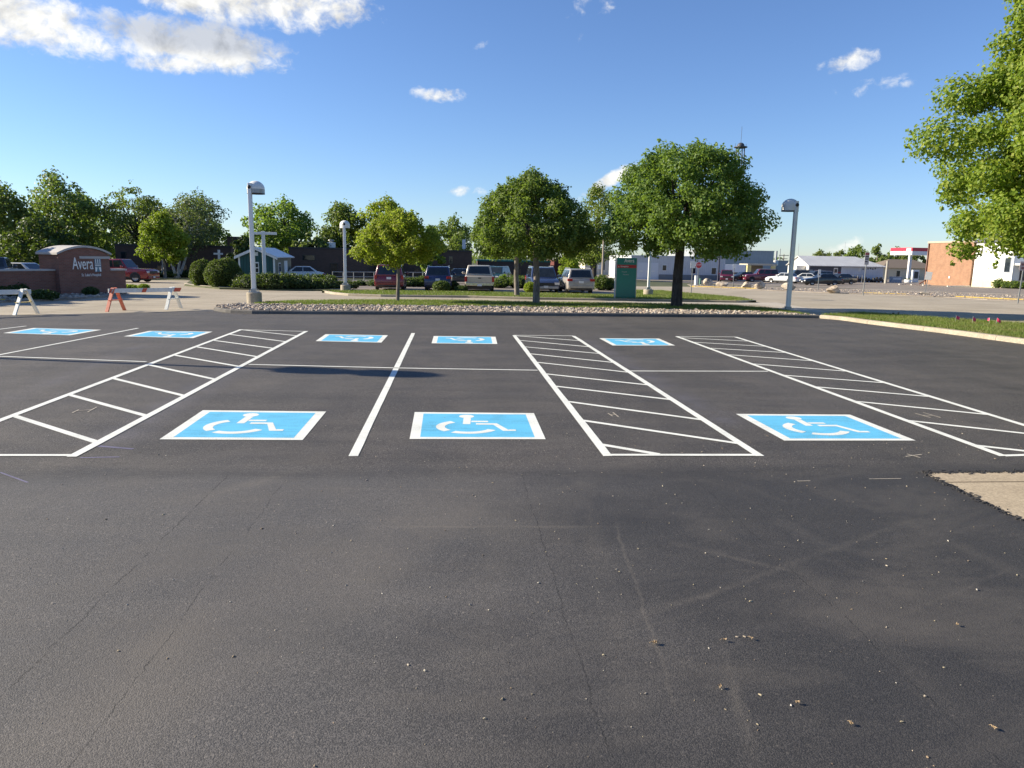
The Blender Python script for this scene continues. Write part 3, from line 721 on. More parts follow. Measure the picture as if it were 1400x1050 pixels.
def blades(name, poly, n, h0, h1, zoff, mat, label, w=.012):
    X, Y = scatter(poly, n); h = rng.uniform(h0, h1, n); a = rng.uniform(0, 6.28, n); ln = rng.uniform(0, .7, n)*h; b = rng.uniform(0, 6.28, n)
    base = np.stack([X, Y, Zv(Y)+zoff-.005], -1); d = np.stack([np.cos(a)*w, np.sin(a)*w, np.zeros(n)], -1)
    tip = base+np.stack([np.cos(b)*ln, np.sin(b)*ln, h], -1)
    V = np.stack([base-d, base+d, tip], 1); F = np.arange(3*n).reshape(n, 3)
    return tag(mesh_np(name, V, F, mat), label, 'grass', kind='stuff')
leafmat('blade', [(.09, .14, .022), (.13, .17, .03), (.16, .18, .045), (.10, .16, .02)], .3)
def patchy(m):
    # dry and thin patches in the turf
    s = NT.__new__(NT); s.m = m; s.t = m.node_tree; hs = [n for n in s.t.nodes if n.type == 'HUE_SAT'][0]
    n = s.noise(s.pos(), 1.3, 5, .65); k = s.sep(s.ramp(n, [(.46, 0.), (.66, .75)]))[0]
    tgt = [(l.to_socket) for l in s.t.links if l.from_node == hs]
    c = s.mix(k, hs.outputs[0], (.21, .17, .075))
    for t_ in tgt: s.t.links.new(c, t_)
patchy(MATS['blade'])
blades('lawn_grass', [(p.x, p.y) for p in grass_poly], 42000, .04, .1, IT, MATS['blade'], 'mown grass strip between the river stones and the lane', .011)
blades('island_grass', [(p.x, p.y) for p in far_poly], 40000, .05, .11, IT, MATS['blade'], 'mown grass on the island in front of the parked cars', .014)
blades('verge_grass', [(p.x, p.y) for p in rgrass_poly], 52000, .05, .13, IT, MATS['blade'], 'tufted grass behind the pale kerb under the large maple', .009)
def litter():
    n = 1500; X = rng.uniform(-5, 8, n); Y = rng.uniform(1.9, 9.5, n)*1.0
    k = (np.abs(X) < Y*.75+1.2) & (rng.random(n) < .35+.65*(X > -1)); X, Y = X[k], Y[k]; n = len(X)
    V, F = ico(1); r = .0022*(3.**(rng.random(n)**2))
    J = V[None]*(1+rng.normal(0, .25, (n, len(V), 1)))*np.stack([r*rng.uniform(.8, 2.4, n), r, r*.8], -1)[:, None]
    J = rotz(J, rng.uniform(0, 6.28, n)[:, None])+np.stack([X, Y, .008+r*.6], -1)[:, None]
    Fs = (F[None]+(np.arange(n)*len(V))[:, None, None]).reshape(-1, 3)
    m = stonemat('litter', [(.36, .30, .22), (.44, .39, .32), (.24, .17, .11), (.36, .31, .21), (.48, .45, .40)])
    tag(mesh_np('fallen_seeds', J, Fs, m), 'scattered tan seeds, buds and grit on the freshly laid asphalt', 'litter', kind='stuff')
litter()
dry = plain('dry_leaf', (.40, .29, .17), .7, var=.35, scale=60)
def dry_leaf(px, py, s, lab, seed):
    rd = random.Random(seed); p = at(px, py); t = MB(); n = 9
    ring = []
    for i in range(n*2):
        a = i*math.pi/n; r = s*(1 if i % 2 == 0 else .55)*rd.uniform(.75, 1.1)
        ring.append((r*math.cos(a), .75*r*math.sin(a), .014+abs(rd.gauss(0, .35))*r))
    mid = [(.45*x, .45*y, .004+.012*rd.random()) for x, y, z in ring]
    m = len(ring)
    t.add([(0, 0, .016)]+mid+ring, [(0, 1+i, 1+(i+1) % m) for i in range(m)]+[(1+i, 1+m+i, 1+m+(i+1) % m, 1+(i+1) % m) for i in range(m)])
    t.tube([(s*.2, 0, .012), (s*.9, .1*s, .02), (s*1.5, .3*s, .012)], [.0015, .0012, .001], 4)
    o = t.build('dry_leaf', dry, fix=False); o.location = (p.x, p.y, .008); o.rotation_euler = (0, 0, rd.uniform(0, 6)); tag(o, lab, 'leaf', 'dry leaves fallen on the asphalt')
for i, (px, py, s, lab) in enumerate([(895, 883, .022, 'largest curled tan leaf, lying alone on the dark asphalt'), (990, 879, .017, 'curled tan leaf at the head of a dust trail'), (1027, 877, .015, 'small reddish leaf beside the dust trail'),
                                       (984, 943, .014, 'brown stalked leaf lying across the dust trail'), (1090, 965, .013, 'tan leaf on bare black asphalt beyond the dust trail'), (1163, 994, .012, 'flat reddish seed leaf low on the asphalt'), (1358, 1000, .014, 'pale leaf nearest the bottom corner below the concrete apron'), (1308, 858, .015, 'small pale twig-like leaf on black asphalt below the concrete apron')]):
    dry_leaf(px, py, s, lab, i)
# ================================================================== built things
V3 = Vector
white_m = plain('white_metal', (.74, .73, .70), .4, 0, .5, .06, 3)
galv = plain('galvanised', (.36, .37, .37), .42, .55, .5, .15, 8)
dark_m = plain('black_plastic', (.022, .022, .024), .55)
conc = MATS['kerb_concrete']
gl = glass(); chrome = plain('chrome', (.6, .6, .6), .15, .9, .5, .05)
rubber = plain('tyre_rubber', (.022, .022, .023), .8); rimm = plain('wheel_alloy', (.42, .42, .43), .35, .7)
redlens = plain('red_lens', (.33, .012, .012), .15, var=.2); clearlens = plain('clear_lens', (.62, .63, .63), .12, var=.2); amber = plain('amber_lens', (.5, .2, .03), .2)
plate_m = plain('plate_white', (.6, .62, .66), .4)

# ------------------------------------------------------------------ lamp posts
def lamp_post(P, H, label, head=(.1, 0), base=True, twin=False, pole_w=.17, rz=0., D=.72):
    t = thing('lamp_post', label, 'lamp post', P, rz, 'domed lamp posts around the car park')
    zb = 0.
    if base:
        mb = MB(); mb.lathe([(0, -.1), (.31, -.1), (.31, .40), (.285, .43), (0, .43)], 24, 0, smooth=False); mb.build('concrete_base', conc, t); zb = .43
    mb = MB(); mb.box(-.2, .2, -.2, .2, zb, zb+.03); 
    for sx in (-1, 1):
        for sy in (-1, 1): mb.tube([(sx*.15, sy*.15, zb+.03), (sx*.15, sy*.15, zb+.11)], .022, 8)
    mb.box(-.115, .115, -.115, .115, zb+.03, zb+.16)
    mb.build('base_plate', galv, t)
    a = pole_w/2
    mb = MB(); ring = lambda z, r: [(r, -r, z), (r, r, z), (-r, r, z), (-r, -r, z)]
    mb.add(ring(zb+.03, a)+ring(H-.12, a*.9), [(0, 1, 5, 4), (1, 2, 6, 5), (2, 3, 7, 6), (3, 0, 4, 7), (4, 5, 6, 7)]); mb.build('pole', white_m, t, bevel=.012, seg=2)
    r = D/2
    for off in ([head] if not twin else [(-.75, 0), (.75, 0)]):
        c = (off[0], off[1], 0)
        mb = MB(); zc = H-r*.90
        mb.lathe([(r, zc-.02)]+[(r*math.cos(k*.1571), zc+r*.90*math.sin(k*.1571)) for k in range(11)], 28, 0, c); h = mb.build('lamp_head', white_m, t)
        mb = MB(); mb.lathe([(r*.995, zc-.20), (r*.995, zc-.02)], 28, 0, c)
        for k in range(3): mb.lathe([(r*1.0, zc-.18+k*.055), (r*1.012, zc-.17+k*.055), (r*1.0, zc-.16+k*.055)], 28, 0, c)
        mb.build('shade_band', galv if head[0] > .05 else white_m, h)
        mb = MB(); mb.lathe([(0, zc-.17), (r*.97, zc-.18), (r*1.012, zc-.20), (r*1.015, zc-.22), (r*.93, zc-.22)], 28, 0, c); mb.build('lens', dark_m, h)
        mb = MB(); d = -math.copysign(1, off[1]) if off[1] else 1
        if not twin: mb.lathe([(.0, 0), (.075, 0), (.075, .03), (0, .03)], 14, 0, (0, -a*1.08-.02, zc+.04), axis='y'); mb.build('mounting_slot', dark_m, h)
        else: mb.beam((0, 0, zc-.15), (off[0], off[1], zc-.15), .08, .08); mb.build('bracket', white_m, h)
    return t
P = at(348, 413.5, .1); lamp_post(P, hgt(P, 246), 'domed white lamp post on a concrete drum at the corner of the river stones', (.17, .30))
P = at(472.5, 399, .02); lamp_post(P, hgt(P, 301), 'slim domed lamp post standing in front of the low juniper bed end', (0, .25), D=.62)
P = at(1077, 424, .1); lamp_post(P, hgt(P, 271), 'domed lamp post without a concrete drum, alone against the sky near the boulders', (-.13, .30), base=False)
P = at(886, 405, .02); lamp_post(P, 5.2, 'white lamp post on a square-shouldered base between the green sign and the tree', (0, .25), D=.62, pole_w=.15)
# this one stands outside the picture; its shadow lies across the stalls
sd = V3((sh.x, sh.y, 0)); c = at(446, 508); lp = c - sd*(5.15/math.tan(SUN_EL)); lp.z = Z(lp.y)
lamp_post(lp, 5.75, 'twin-headed lamp post whose shadow lies across the stalls', twin=True, rz=math.atan2(sd.y, sd.x), D=.74, pole_w=.15)

# ------------------------------------------------------------------ barricades
plank_m = plain('white_plank', (.70, .69, .66), .55, var=.14, scale=9); orange_m = plain('orange_reflective', (.58, .10, .05), .5, var=.2); red_leg = plain('faded_orange_paint', (.60, .16, .09), .55, var=.22, scale=14); steelwhite = plain('white_leg_paint', (.72, .72, .66), .5, var=.15, scale=14)
yel_refl = plain('yellow_reflector', (.65, .48, .12), .4)
def a_frame(mb_args, parent, loc, ang, mat, h=.82, extra=None):
    """splayed A seen end-on: two flat legs, a cross tie, a head block"""
    M = Matrix.Translation(loc) @ Matrix.Rotation(ang, 4, 'Z')
    def part(name, segs, w, tt, m):
        mb = MB()
        for p, q in segs: mb.beam(M @ V3(p), M @ V3(q), w, tt, up=(M.to_3x3() @ V3((0, 1, 0))))
        return mb.build(name, m, parent, bevel=.006)
    part('leg', [((-.46, 0, 0), (-.055, 0, h))], .045, .13, mat); part('leg', [((.46, 0, 0), (.055, 0, h))], .045, .13, mat)
    part('cross_tie', [((-.32, -.03, .40), (.32, -.03, .40))], .025, .115, extra or mat)
    part('head_block', [((-.10, 0, h-.04), (.10, 0, h-.04))], .05, .14, mat)
def barricade(label, ends, mats, z=.92, plank_over=.25, stripes=(), extra=None):
    a, b = ends; t = thing('barricade', label, 'barricade', a, 0, 'A-frame plank barricades across the driveway')
    d = (b-a); d.z = 0; L = d.length; ang = math.atan2(d.y, d.x)+R(28)
    for p, m in zip((a, b), mats):
        if m: a_frame(None, t, p-a, ang, m, z, extra)
    u = d.normalized(); p0 = -u*plank_over + V3((0, 0, z-.10)); p1 = (b-a)+u*plank_over+V3((0, 0, z-.10+b.z-a.z-(b.z-a.z)))
    p1.z = b.z-a.z+z-.10
    nrm = V3((u.y, -u.x, 0))
    mb = MB(); mb.beam(p0+nrm*.07, p1+nrm*.07, .035, .15); pk = mb.build('plank', plank_m, t, bevel=.005)
    for f0, f1 in stripes:
        mb = MB(); q0 = p0.lerp(p1, f0)+nrm*.091; q1 = p0.lerp(p1, f1)+nrm*.091
        s0, s1 = q0, q1; k = (q1-q0).normalized()*.07
        zt = V3((0, 0, .073)); n4 = nrm*.003
        vs = [s0-zt, s1-zt, s1+zt+k, s0+zt+k]; vs = vs+[v+n4 for v in vs]
        mb.add(vs, [(0, 1, 2, 3), (7, 6, 5, 4), (0, 4, 5, 1), (1, 5, 6, 2), (2, 6, 7, 3), (3, 7, 4, 0)]); mb.build('stripe', orange_m, pk)
    return t
barricade('long barricade with one faded orange and one white A-frame holding a white plank', (at(158.5, 425.5), at(237.5, 422.5)), (red_leg, steelwhite), .83, .24, ((.0, .03), (.44, .50), (.90, 1.)))
barricade('white A-frame barricade with a yellow-trimmed cross tie and a plank running out of view', (at(36, 430), at(-75, 434)), (steelwhite, steelwhite), .83, .22, ((0, .05),), yel_refl)

# ------------------------------------------------------------------ brick hospital sign
sign_brick = brickmat('sign_brick', (.26, .11, .08), (.195, .080, .060), (.20, .165, .14))
cap_stone = plain('cap_stone', (.42, .40, .38), .7, var=.1)
letter_w = plain('letter_white', (.78, .78, .76), .4, var=.03); teal = plain('logo_teal', (.09, .23, .30), .4); teal2 = plain('logo_slate', (.10, .16, .22), .4)
P = at(83.5, 403.3, .06); PH = R(58)
t = thing('brick_sign', 'dark red brick hospital sign with arched stone cap and white lettering', 'sign', P, PH)
w, dp = 2.62, 1.55; zs = hgt(P, 348.5); rise = .36
def arch_pts(x0, x1, zs, rise, n=16):
    return [(x0+(x1-x0)*k/n, zs+rise*(1-((2*k/n)-1)**2)) for k in range(n+1)]
ar = arch_pts(0, w, zs, rise)
mb = MB(); mb.prism([(0, 0), (w, 0)]+ar[::-1], 0, dp, 'y'); mb.build('brick_body', sign_brick, t)
mb = MB(); co = arch_pts(-.09, w+.09, zs+.012, rise); lo = co; hi = [(x, z+.10) for x, z in co]
mb.prism(lo+hi[::-1], -.09, dp+.09, 'y'); mb.build('arched_cap', cap_stone, t)
mb = MB(); mb.box(1.05, w+.03, -.035, .1, zs-.17, zs-.05); mb.build('ledge', cap_stone, t)
mb = MB(); wz = zs*.60; mb.box(w+.003, w+.85, .02, .55, -.05, wz); mb.build('low_wall', sign_brick, t)
mb = MB(); mb.box(w+.003, w+.90, -.05, .62, wz+.002, wz+.085); mb.build('wall_cap', cap_stone, t)
mb = MB(); mb.box(-3.3, -.003, .34, .86, -.05, wz); mb.build('low_wall', sign_brick, t)
mb = MB(); mb.box(-3.35, -.003, .27, .93, wz+.002, wz+.085); mb.build('wall_cap', cap_stone, t)
FZ = Matrix.Translation((0, -.012, 0)) @ UPRIGHT
zt = wz-.06
o = lettering('Avera', .84, Matrix.Translation((1.20, -.012, zt-.03)) @ UPRIGHT, letter_w, t, .015, 'CENTER', .53)
lx0, lx1 = 1.80, 2.15
# crest beside the name: slate panel with white bars and a teal figure under an arch
mb = MB(); mb.box(lx0, lx1, -.02, -.002, zt, zt+.66); cr_ = mb.build('crest', teal2, t)
mb = MB()
mb.box(lx0+.02, lx1-.02, -.028, -.021, zt+.38, zt+.41); mb.box(lx0+.02, lx1-.02, -.028, -.021, zt+.30, zt+.335)
for x in (.05, .16, .27): mb.box(lx0+x, lx0+x+.035, -.028, -.021, zt+.44, zt+.63)
mb.prism([(lx0+.02, zt+.02), (lx0+.09, zt+.02), (lx0+.14, zt+.22), (lx0+.03, zt+.25)], -.028, -.021, 'y'); mb.prism([(lx1-.02, zt+.02), (lx1-.03, zt+.25), (lx1-.14, zt+.22), (lx1-.09, zt+.02)], -.028, -.021, 'y')
mb.build('crest_bars', letter_w, cr_)
mb = MB(); mb.prism([(lx0+.13, zt+.03), (lx0+.22, zt+.03), (lx0+.19, zt+.24), (lx0+.16, zt+.24)], -.028, -.0215, 'y'); mb.build('crest_figure', teal, cr_)
lettering("St. Luke's Hospital", .20, Matrix.Translation((1.60, -.012, zt-.25)) @ UPRIGHT, letter_w, t, .01, 'CENTER', .68)

# ------------------------------------------------------------------ green monument sign
P = at(854, 408.5, .08); t = thing('green_sign', 'tall green hospital direction sign with a red band, standing on the grass', 'sign', P, R(4))
green_m = plain('sign_green', (.012, .175, .15), .38, var=.08); redb = plain('sign_red', (.34, .02, .03), .4, var=.05); trim = plain('sign_trim', (.38, .42, .42), .45)
H = hgt(P, 352.5); w = 29.5/pxm(P)
mb = MB(); mb.box(-w/2+.05, w/2-.03, -.10, .10, -.05, H); mb.build('panel', green_m, t, bevel=.01)
mb = MB(); mb.box(-w/2, -w/2+.05, -.11, .11, -.05, H); mb.build('edge_trim', trim, t); mb = MB(); mb.box(w/2-.03, w/2, -.11, .11, -.05, H); mb.build('edge_trim', trim, t)
bz = H*.755; mb = MB(); mb.box(-w/2+.055, w/2-.035, -.106, -.101, bz, bz+H*.075); bb = mb.build('red_band', redb, t)
lettering('Emergency', .12, Matrix.Translation((-w*.10, -.112, bz+.025)) @ UPRIGHT, letter_w, t, .003, 'CENTER', .85)
mb = MB(); mb.prism([(-w*.40, bz+.06), (-w*.36, bz+.03), (-w*.36, bz+.10)], -.112, -.107, 'y'); mb.build('arrow', letter_w, bb)
lettering('Hospital', .11, Matrix.Translation((-w*.10, -.106, bz-.27)) @ UPRIGHT, trim, t, .003, 'CENTER', .8)
lettering('Entrance', .11, Matrix.Translation((-w*.02, -.106, bz-.42)) @ UPRIGHT, trim, t, .003, 'CENTER', .8)
lettering('Avera', .30, Matrix.Translation((w*.12, -.106, H*.865)) @ UPRIGHT, letter_w, t, .003, 'CENTER', .8)

# ------------------------------------------------------------------ vehicles
def wheel(parent, x, y, r, w=.22):
    mb = MB(); s = 1 if x > 0 else -1
    mb.lathe([(r*.62, -w/2), (r*.93, -w/2), (r, -w/2+.04), (r, w/2-.04), (r*.93, w/2), (r*.62, w/2)], 22, 0, (x-s*w/2, y, r), axis='x')
    t = mb.build('wheel', rubber, parent)
    mb = MB(); xo = x-s*.03
    prof = [(0, .012), (r*.14, .012), (r*.2, 0), (r*.58, -.005), (r*.63, .008)]
    mb.lathe([(a, s*b) for a, b in prof], 20, 0, (xo, y, r), axis='x')
    for k in range(5):
        a = k*1.2566; c, sn = math.cos(a), math.sin(a)
        mb.beam((xo+s*.012, y+c*r*.15, r+sn*r*.15), (xo+s*.012, y+c*r*.58, r+sn*r*.58), .05, .02, up=(1, 0, 0))
    mb.build('rim', rimm, t)
def quad_in(mb, q, i0=.06, i1=.06, j0=.08, j1=.08, off=.006, u0=0., u1=1.):
    """pane inset into quad q (bl, br, tr, tl); u0..u1 the share of its width"""
    q = [V3(p) for p in q]
    def at_(u, v): return q[0].lerp(q[1], u).lerp(q[3].lerp(q[2], u), v)
    n = (q[1]-q[0]).cross(q[3]-q[0]).normalized()*off
    mb.add([at_(u0+i0, j0)+n, at_(u1-i1, j0)+n, at_(u1-i1, 1-j1)+n, at_(u0+i0, 1-j1)+n], [(0, 1, 2, 3)])
VS = {   # L, W, H, belt, hood front, cowl y, roof front, roof rear, belt rear, wheel r, axle front, axle rear (y from middle)
 'minivan': (5.0, 1.95, 1.76, 1.02, .86, 1.35, .55, -2.22, -2.42, .335, 1.55, -1.45),
 'suv':     (4.6, 1.86, 1.70, 1.04, .98, .98, .35, -1.95, -2.16, .355, 1.35, -1.32),
 'sedan':   (4.75, 1.82, 1.45, .95, .80, .85, .12, -1.12, -1.85, .325, 1.42, -1.36),
 'pickup':  (5.5, 1.98, 1.82, 1.12, 1.06, 1.15, .62, -.62, -.80, .385, 1.75, -1.65),
 'truck_suv': (5.0, 1.95, 1.88, 1.14, 1.08, 1.0, .5, -2.1, -2.32, .385, 1.55, -1.45)}
def vehicle(kind, name, label, cat, P, rz, col, topper=None, roof=None, trim_low=None, group='vehicles parked around the hospital', tail_side=.0, lamps='tall'):
    L, W, H, zb, zh, yc, yf, yr, yb, r, af, ar_ = VS[kind]
    t = thing(name, label, cat, P, rz, group)
    pm = paint('paint_'+'_'.join('%02d' % int(c*99) for c in col), col)
    h = W/2
    # lower body
    rear = -L/2
    if kind == 'sedan': poly = [(rear+.08, .26), (rear, .48), (rear+.05, .88), (yb, zb+.02), (yc, zb), (L/2-.35, zh), (L/2-.06, zh-.16), (L/2, .5), (L/2-.08, .22)]
    elif kind == 'pickup': poly = [(rear+.05, .50), (rear, .62), (rear+.03, zb), (yc, zb), (L/2-.22, zh), (L/2-.02, zh-.2), (L/2, .55), (L/2-.1, .30)]
    else: poly = [(rear+.06, .30), (rear, .50), (rear+.02, .78), (rear+.10, zb), (yc, zb), (L/2-.30, zh), (L/2-.05, zh-.17), (L/2, .52), (L/2-.08, .24)]
    mb = MB(); mb.prism(poly, -h, h, 'x'); body = mb.build('body', pm, t, bevel=.075, seg=3)
    # cabin
    hb, hr = h-.035, h-.20
    zt = H-.02
    gh = [(-hb, yb, zb-.02), (hb, yb, zb-.02), (hb, yc, zb-.02), (-hb, yc, zb-.02), (-hr, yr, zt), (hr, yr, zt), (hr, yf, zt), (-hr, yf, zt)]
    mb = MB(); mb.add(gh, [(3, 2, 1, 0), (4, 5, 6, 7), (0, 1, 5, 4), (1, 2, 6, 5), (2, 3, 7, 6), (3, 0, 4, 7)])
    cab = mb.build('cabin', roof or pm, t, bevel=.06, seg=3)
    mb = MB(); quad_in(mb, [gh[2], gh[3], gh[7], gh[6]], .05, .05, .10, .10, .004); mb.build('windshield', gl, t)
    mb = MB(); quad_in(mb, [gh[0], gh[1], gh[5], gh[4]], .08, .08, .14 if kind != 'pickup' else .16, .12, .004); mb.build('rear_window', gl, t)
    cuts = {'minivan': (.03, .34, .66, .96), 'suv': (.03, .36, .68, .95), 'sedan': (.08, .50, .92), 'pickup': (.06, .46, .94), 'truck_suv': (.03, .36, .68, .95)}[kind]
    for s in (0, 1):
        q = [gh[1], gh[2], gh[6], gh[5]] if s else [gh[3], gh[0], gh[4], gh[7]]
        cs = cuts if s else tuple(1-c for c in cuts[::-1])
        for a, b in zip(cs[:-1], cs[1:]):
            mb = MB(); quad_in(mb, q, .012, .012, .12, .12, .004, a, b); mb.build('side_window', gl, t)
    # dark sills, arches
    for s in (-1, 1):
        mb = MB()
        for ya in (af, ar_):
            n = 14; R_ = r*1.16; c0 = []
            for k in range(n+1):
                a = math.pi*k/n; c0.append((ya+R_*math.cos(a), r*.98+R_*math.sin(a)))
            mb.prism(c0, s*(h-.03), s*(h+.006), 'x')
        mb.box(s*h-.02, s*h+.004, ar_+r*1.2, af-r*1.2, .2 if kind not in ('pickup', 'truck_suv') else .36, .36 if kind not in ('pickup', 'truck_suv') else .46)
        mb.build('wheel_arch_trim', dark_m, body)
    mb = MB(); mb.box(-h*.86, h*.86, -L/2+.3, L/2-.3, .2, .5); mb.build('underbody', dark_m, body)
    for x in (-h+.01, h-.01):
        for ya in (af, ar_): wheel(t, x+(.02 if x > 0 else -.02), ya, r)
    # ends
    def lampbox(name, m, x0, x1, y0, y1, z0, z1): mb = MB(); mb.box(x0, x1, y0, y1, z0, z1); return mb.build(name, m, t, bevel=.012)
    for s in (-1, 1):
        xa, xb = sorted((s*(h-.02), s*(h-.36)))
        lampbox('headlight', clearlens, xa, xb, L/2-.20, L/2-.015, zh-.30, zh-.15)
        if kind in ('minivan', 'truck_suv'): xa, xb = sorted((s*(h+.004), s*(h-.16))); lampbox('tail_light', redlens, xa, xb, rear+.03, rear+.22, .74, 1.06)
        elif kind == 'pickup': xa, xb = sorted((s*(h+.004), s*(h-.15))); lampbox('tail_light', redlens, xa, xb, rear-.008, rear+.16, .72, 1.06)
        elif kind == 'sedan': xa, xb = sorted((s*(h+.002), s*(h-.38))); lampbox('tail_light', redlens, xa, xb, rear+.015, rear+.2, .70, .84)
        else: xa, xb = sorted((s*(h+.004), s*(h-.32))); lampbox('tail_light', redlens, xa, xb, rear+.005, rear+.24, .86, 1.02)
        xa, xb = sorted((s*(h+.02), s*(h+.20))); mb = MB(); mb.box(xa, xb, yc-.42, yc-.24, zb+.02, zb+.19); mb.build('side_mirror', pm, t, bevel=.03, seg=2)
    mb = MB(); mb.box(-h+.06, h-.06, rear-.03, rear+.1, .40 if kind != 'pickup' else .46, .58 if kind != 'pickup' else .66); mb.build('rear_bumper', chrome if kind == 'pickup' else (trim_low or pm), t, bevel=.02)
    mb = MB(); mb.box(-h*.62, h*.62, L/2-.05, L/2+.012, zh-.36 if kind != 'sedan' else .42, zh-.16 if kind != 'sedan' else .58); mb.build('grille', dark_m, t, bevel=.01)
    mb = MB(); mb.box(-h+.1, h-.1, L/2-.06, L/2+.018, .30, .46); mb.build('front_bumper', trim_low or pm, t, bevel=.02)
    zpl = {'minivan': .86, 'suv': .80, 'sedan': .74, 'pickup': .50, 'truck_suv': .80}[kind]
    mb = MB(); mb.box(-.155, .155, rear-.036, rear+.0, zpl-.075, zpl+.075); mb.build('licence_plate', plate_m, t)
    mb = MB(); mb.box(-.155, .155, L/2, L/2+.026, .36, .50); mb.build('licence_plate', plate_m, t)
    if kind == 'pickup':
        mb = MB(); mb.box(-h+.17, h-.17, rear-.012, rear+.02, .69, zb-.05); tg = mb.build('tailgate', pm, t, bevel=.012)
        mb = MB(); mb.box(-.10, .10, rear-.022, rear, .93, 1.0); mb.build('handle', dark_m, tg)
        mb = MB(); mb.box(-h+.10, h-.10, rear+.1, yb-.08, zb-.03, zb+.004); mb.build('bed_liner', dark_m, body)
        if topper:
            q = [(-h+.03, rear+.06, zb), (h-.03, rear+.06, zb), (h-.03, yb-.03, zb), (-h+.03, yb-.03, zb), (-h+.2, rear+.30, zt-.04), (h-.2, rear+.30, zt-.04), (h-.2, yb+.02, zt-.02), (-h+.2, yb+.02, zt-.02)]
            mb = MB(); mb.add(q, [(3, 2, 1, 0), (4, 5, 6, 7), (0, 1, 5, 4), (1, 2, 6, 5), (2, 3, 7, 6), (3, 0, 4, 7)]); tp = mb.build('topper', topper, t, bevel=.05, seg=2)
            mb = MB(); quad_in(mb, [q[1], q[2], q[6], q[5]], .08, .05, .15, .15); quad_in(mb, [q[3], q[0], q[4], q[7]], .05, .08, .15, .15); mb.build('topper_window', gl, tp)
    else:
        mb = MB()
        for s in (-1, 1): mb.tube([(s*(hr-.02), yr+.15, zt+.0), (s*(hr-.02), yr+.25, zt+.05), (s*(hr-.02), yf-.2, zt+.05), (s*(hr-.02), yf-.1, zt)], .018, 6)
        if kind in ('suv', 'truck_suv', 'minivan'): mb.build('roof_rail', galv, t)
    if kind == 'suv' or kind == 'minivan':
        mb = MB(); mb.box(-h*.8, h*.8, rear-.008, rear+.05, .32, .44); mb.build('lower_trim', trim_low or dark_m, t, bevel=.01)
    return t
def park(kind, name, label, cat, px, py, rz, col, ahead=0., **kw):
    """px, py: where the near end of the vehicle meets the ground"""
    P = at(px, py); L = VS[kind][0]
    f = V3((-math.sin(rz), math.cos(rz), 0))
    P = P + f*ahead*L/2; P.z = Z(P.y)+.01
    return vehicle(kind, name, label, cat, P, rz, col, **kw)
park('minivan', 'minivan', 'dark red minivan with a wide dark rear window, parked behind the slim young tree', 'minivan', 532, 397.3, R(1), (.17, .012, .022), .96)
park('suv', 'parked_suv', 'navy blue crossover with red tail lights, parked beside the round shrub', 'suv', 598.5, 398.0, R(-2), (.012, .022, .085), .96)
park('pickup', 'pickup_truck', 'tan and white pickup truck seen from behind, under the round tree', 'pickup truck', 655.5, 399.4, R(-1), (.52, .45, .36), .96)
park('minivan', 'parked_car', 'navy car facing the camera, half behind a tree trunk', 'car', 746, 400.2, R(180), (.03, .045, .105), -.96, trim_low=plain('bumper_grey', (.34, .35, .37), .4))
park('suv', 'parked_suv', 'silver crossover seen from behind, next to the tall green sign', 'suv', 794, 401.6, R(1), (.34, .31, .28), .96)
park('suv', 'parked_car', 'dark teal car beyond the hedge, by the pickup', 'car', 678, 388.5, R(160), (.012, .05, .055))
park('sedan', 'parked_car', 'dark sedan half hidden beyond the navy crossover', 'car', 622, 388.0, R(95), (.015, .018, .03))
park('pickup', 'pickup_truck', 'bright red pickup with a white-edged topper beside the brick sign', 'pickup truck', 164, 385.6, R(-95), (.24, .014, .018), topper=paint('paint_topper', (.25, .03, .035)))
park('sedan', 'parked_car', 'white car showing above the low brick wall, behind the sign', 'car', 22, 386.5, R(80), (.62, .62, .62))
park('sedan', 'parked_car', 'pale car at the very edge of view behind the sign wall', 'car', -6, 386.0, R(85), (.55, .57, .58))
park('pickup', 'pickup_truck', 'dark blue truck beside the end of the low brick wall', 'truck', -8, 391, R(20), (.012, .02, .045))
park('sedan', 'parked_car', 'white car peeking over the junipers by the green shed', 'car', 407, 386.0, R(100), (.66, .66, .64))
# the lot to the east
park('truck_suv', 'pickup_truck', 'maroon truck turned side-on between the trailer and the white cars', 'truck', 1040, 385.4, R(82), (.13, .010, .03))
park('suv', 'parked_car', 'maroon car nose showing beside the pale metal building', 'car', 993, 385.0, R(160), (.11, .010, .03))
park('sedan', 'parked_car', 'low black car between the two maroon vehicles', 'car', 1014, 384.6, R(95), (.012, .012, .014))
park('sedan', 'parked_car', 'white sedan beside the maroon truck', 'car', 1060, 385.6, R(40), (.66, .67, .70))
park('sedan', 'parked_car', 'silver sedan half behind the far lamp pole', 'car', 1071, 387.0, R(35), (.55, .57, .60))
park('truck_suv', 'parked_suv', 'grey-black van just beyond the lamp pole', 'van', 1090, 386.3, R(75), (.035, .04, .042))
park('sedan', 'parked_car', 'pale silver sedan nose in front of the dark van', 'car', 1097, 387.6, R(60), (.60, .60, .58))
park('minivan', 'parked_van', 'dark slate van behind the black sedan, by the white building', 'van', 1114, 387.0, R(95), (.05, .065, .09))
park('sedan', 'parked_car', 'glossy black sedan closest to the boulders, seen side-on', 'car', 1122, 390.2, R(86), (.006, .006, .007))
park('sedan', 'parked_car', 'second black sedan with its tail towards the wooden pole', 'car', 1146, 388.6, R(100), (.008, .008, .009))

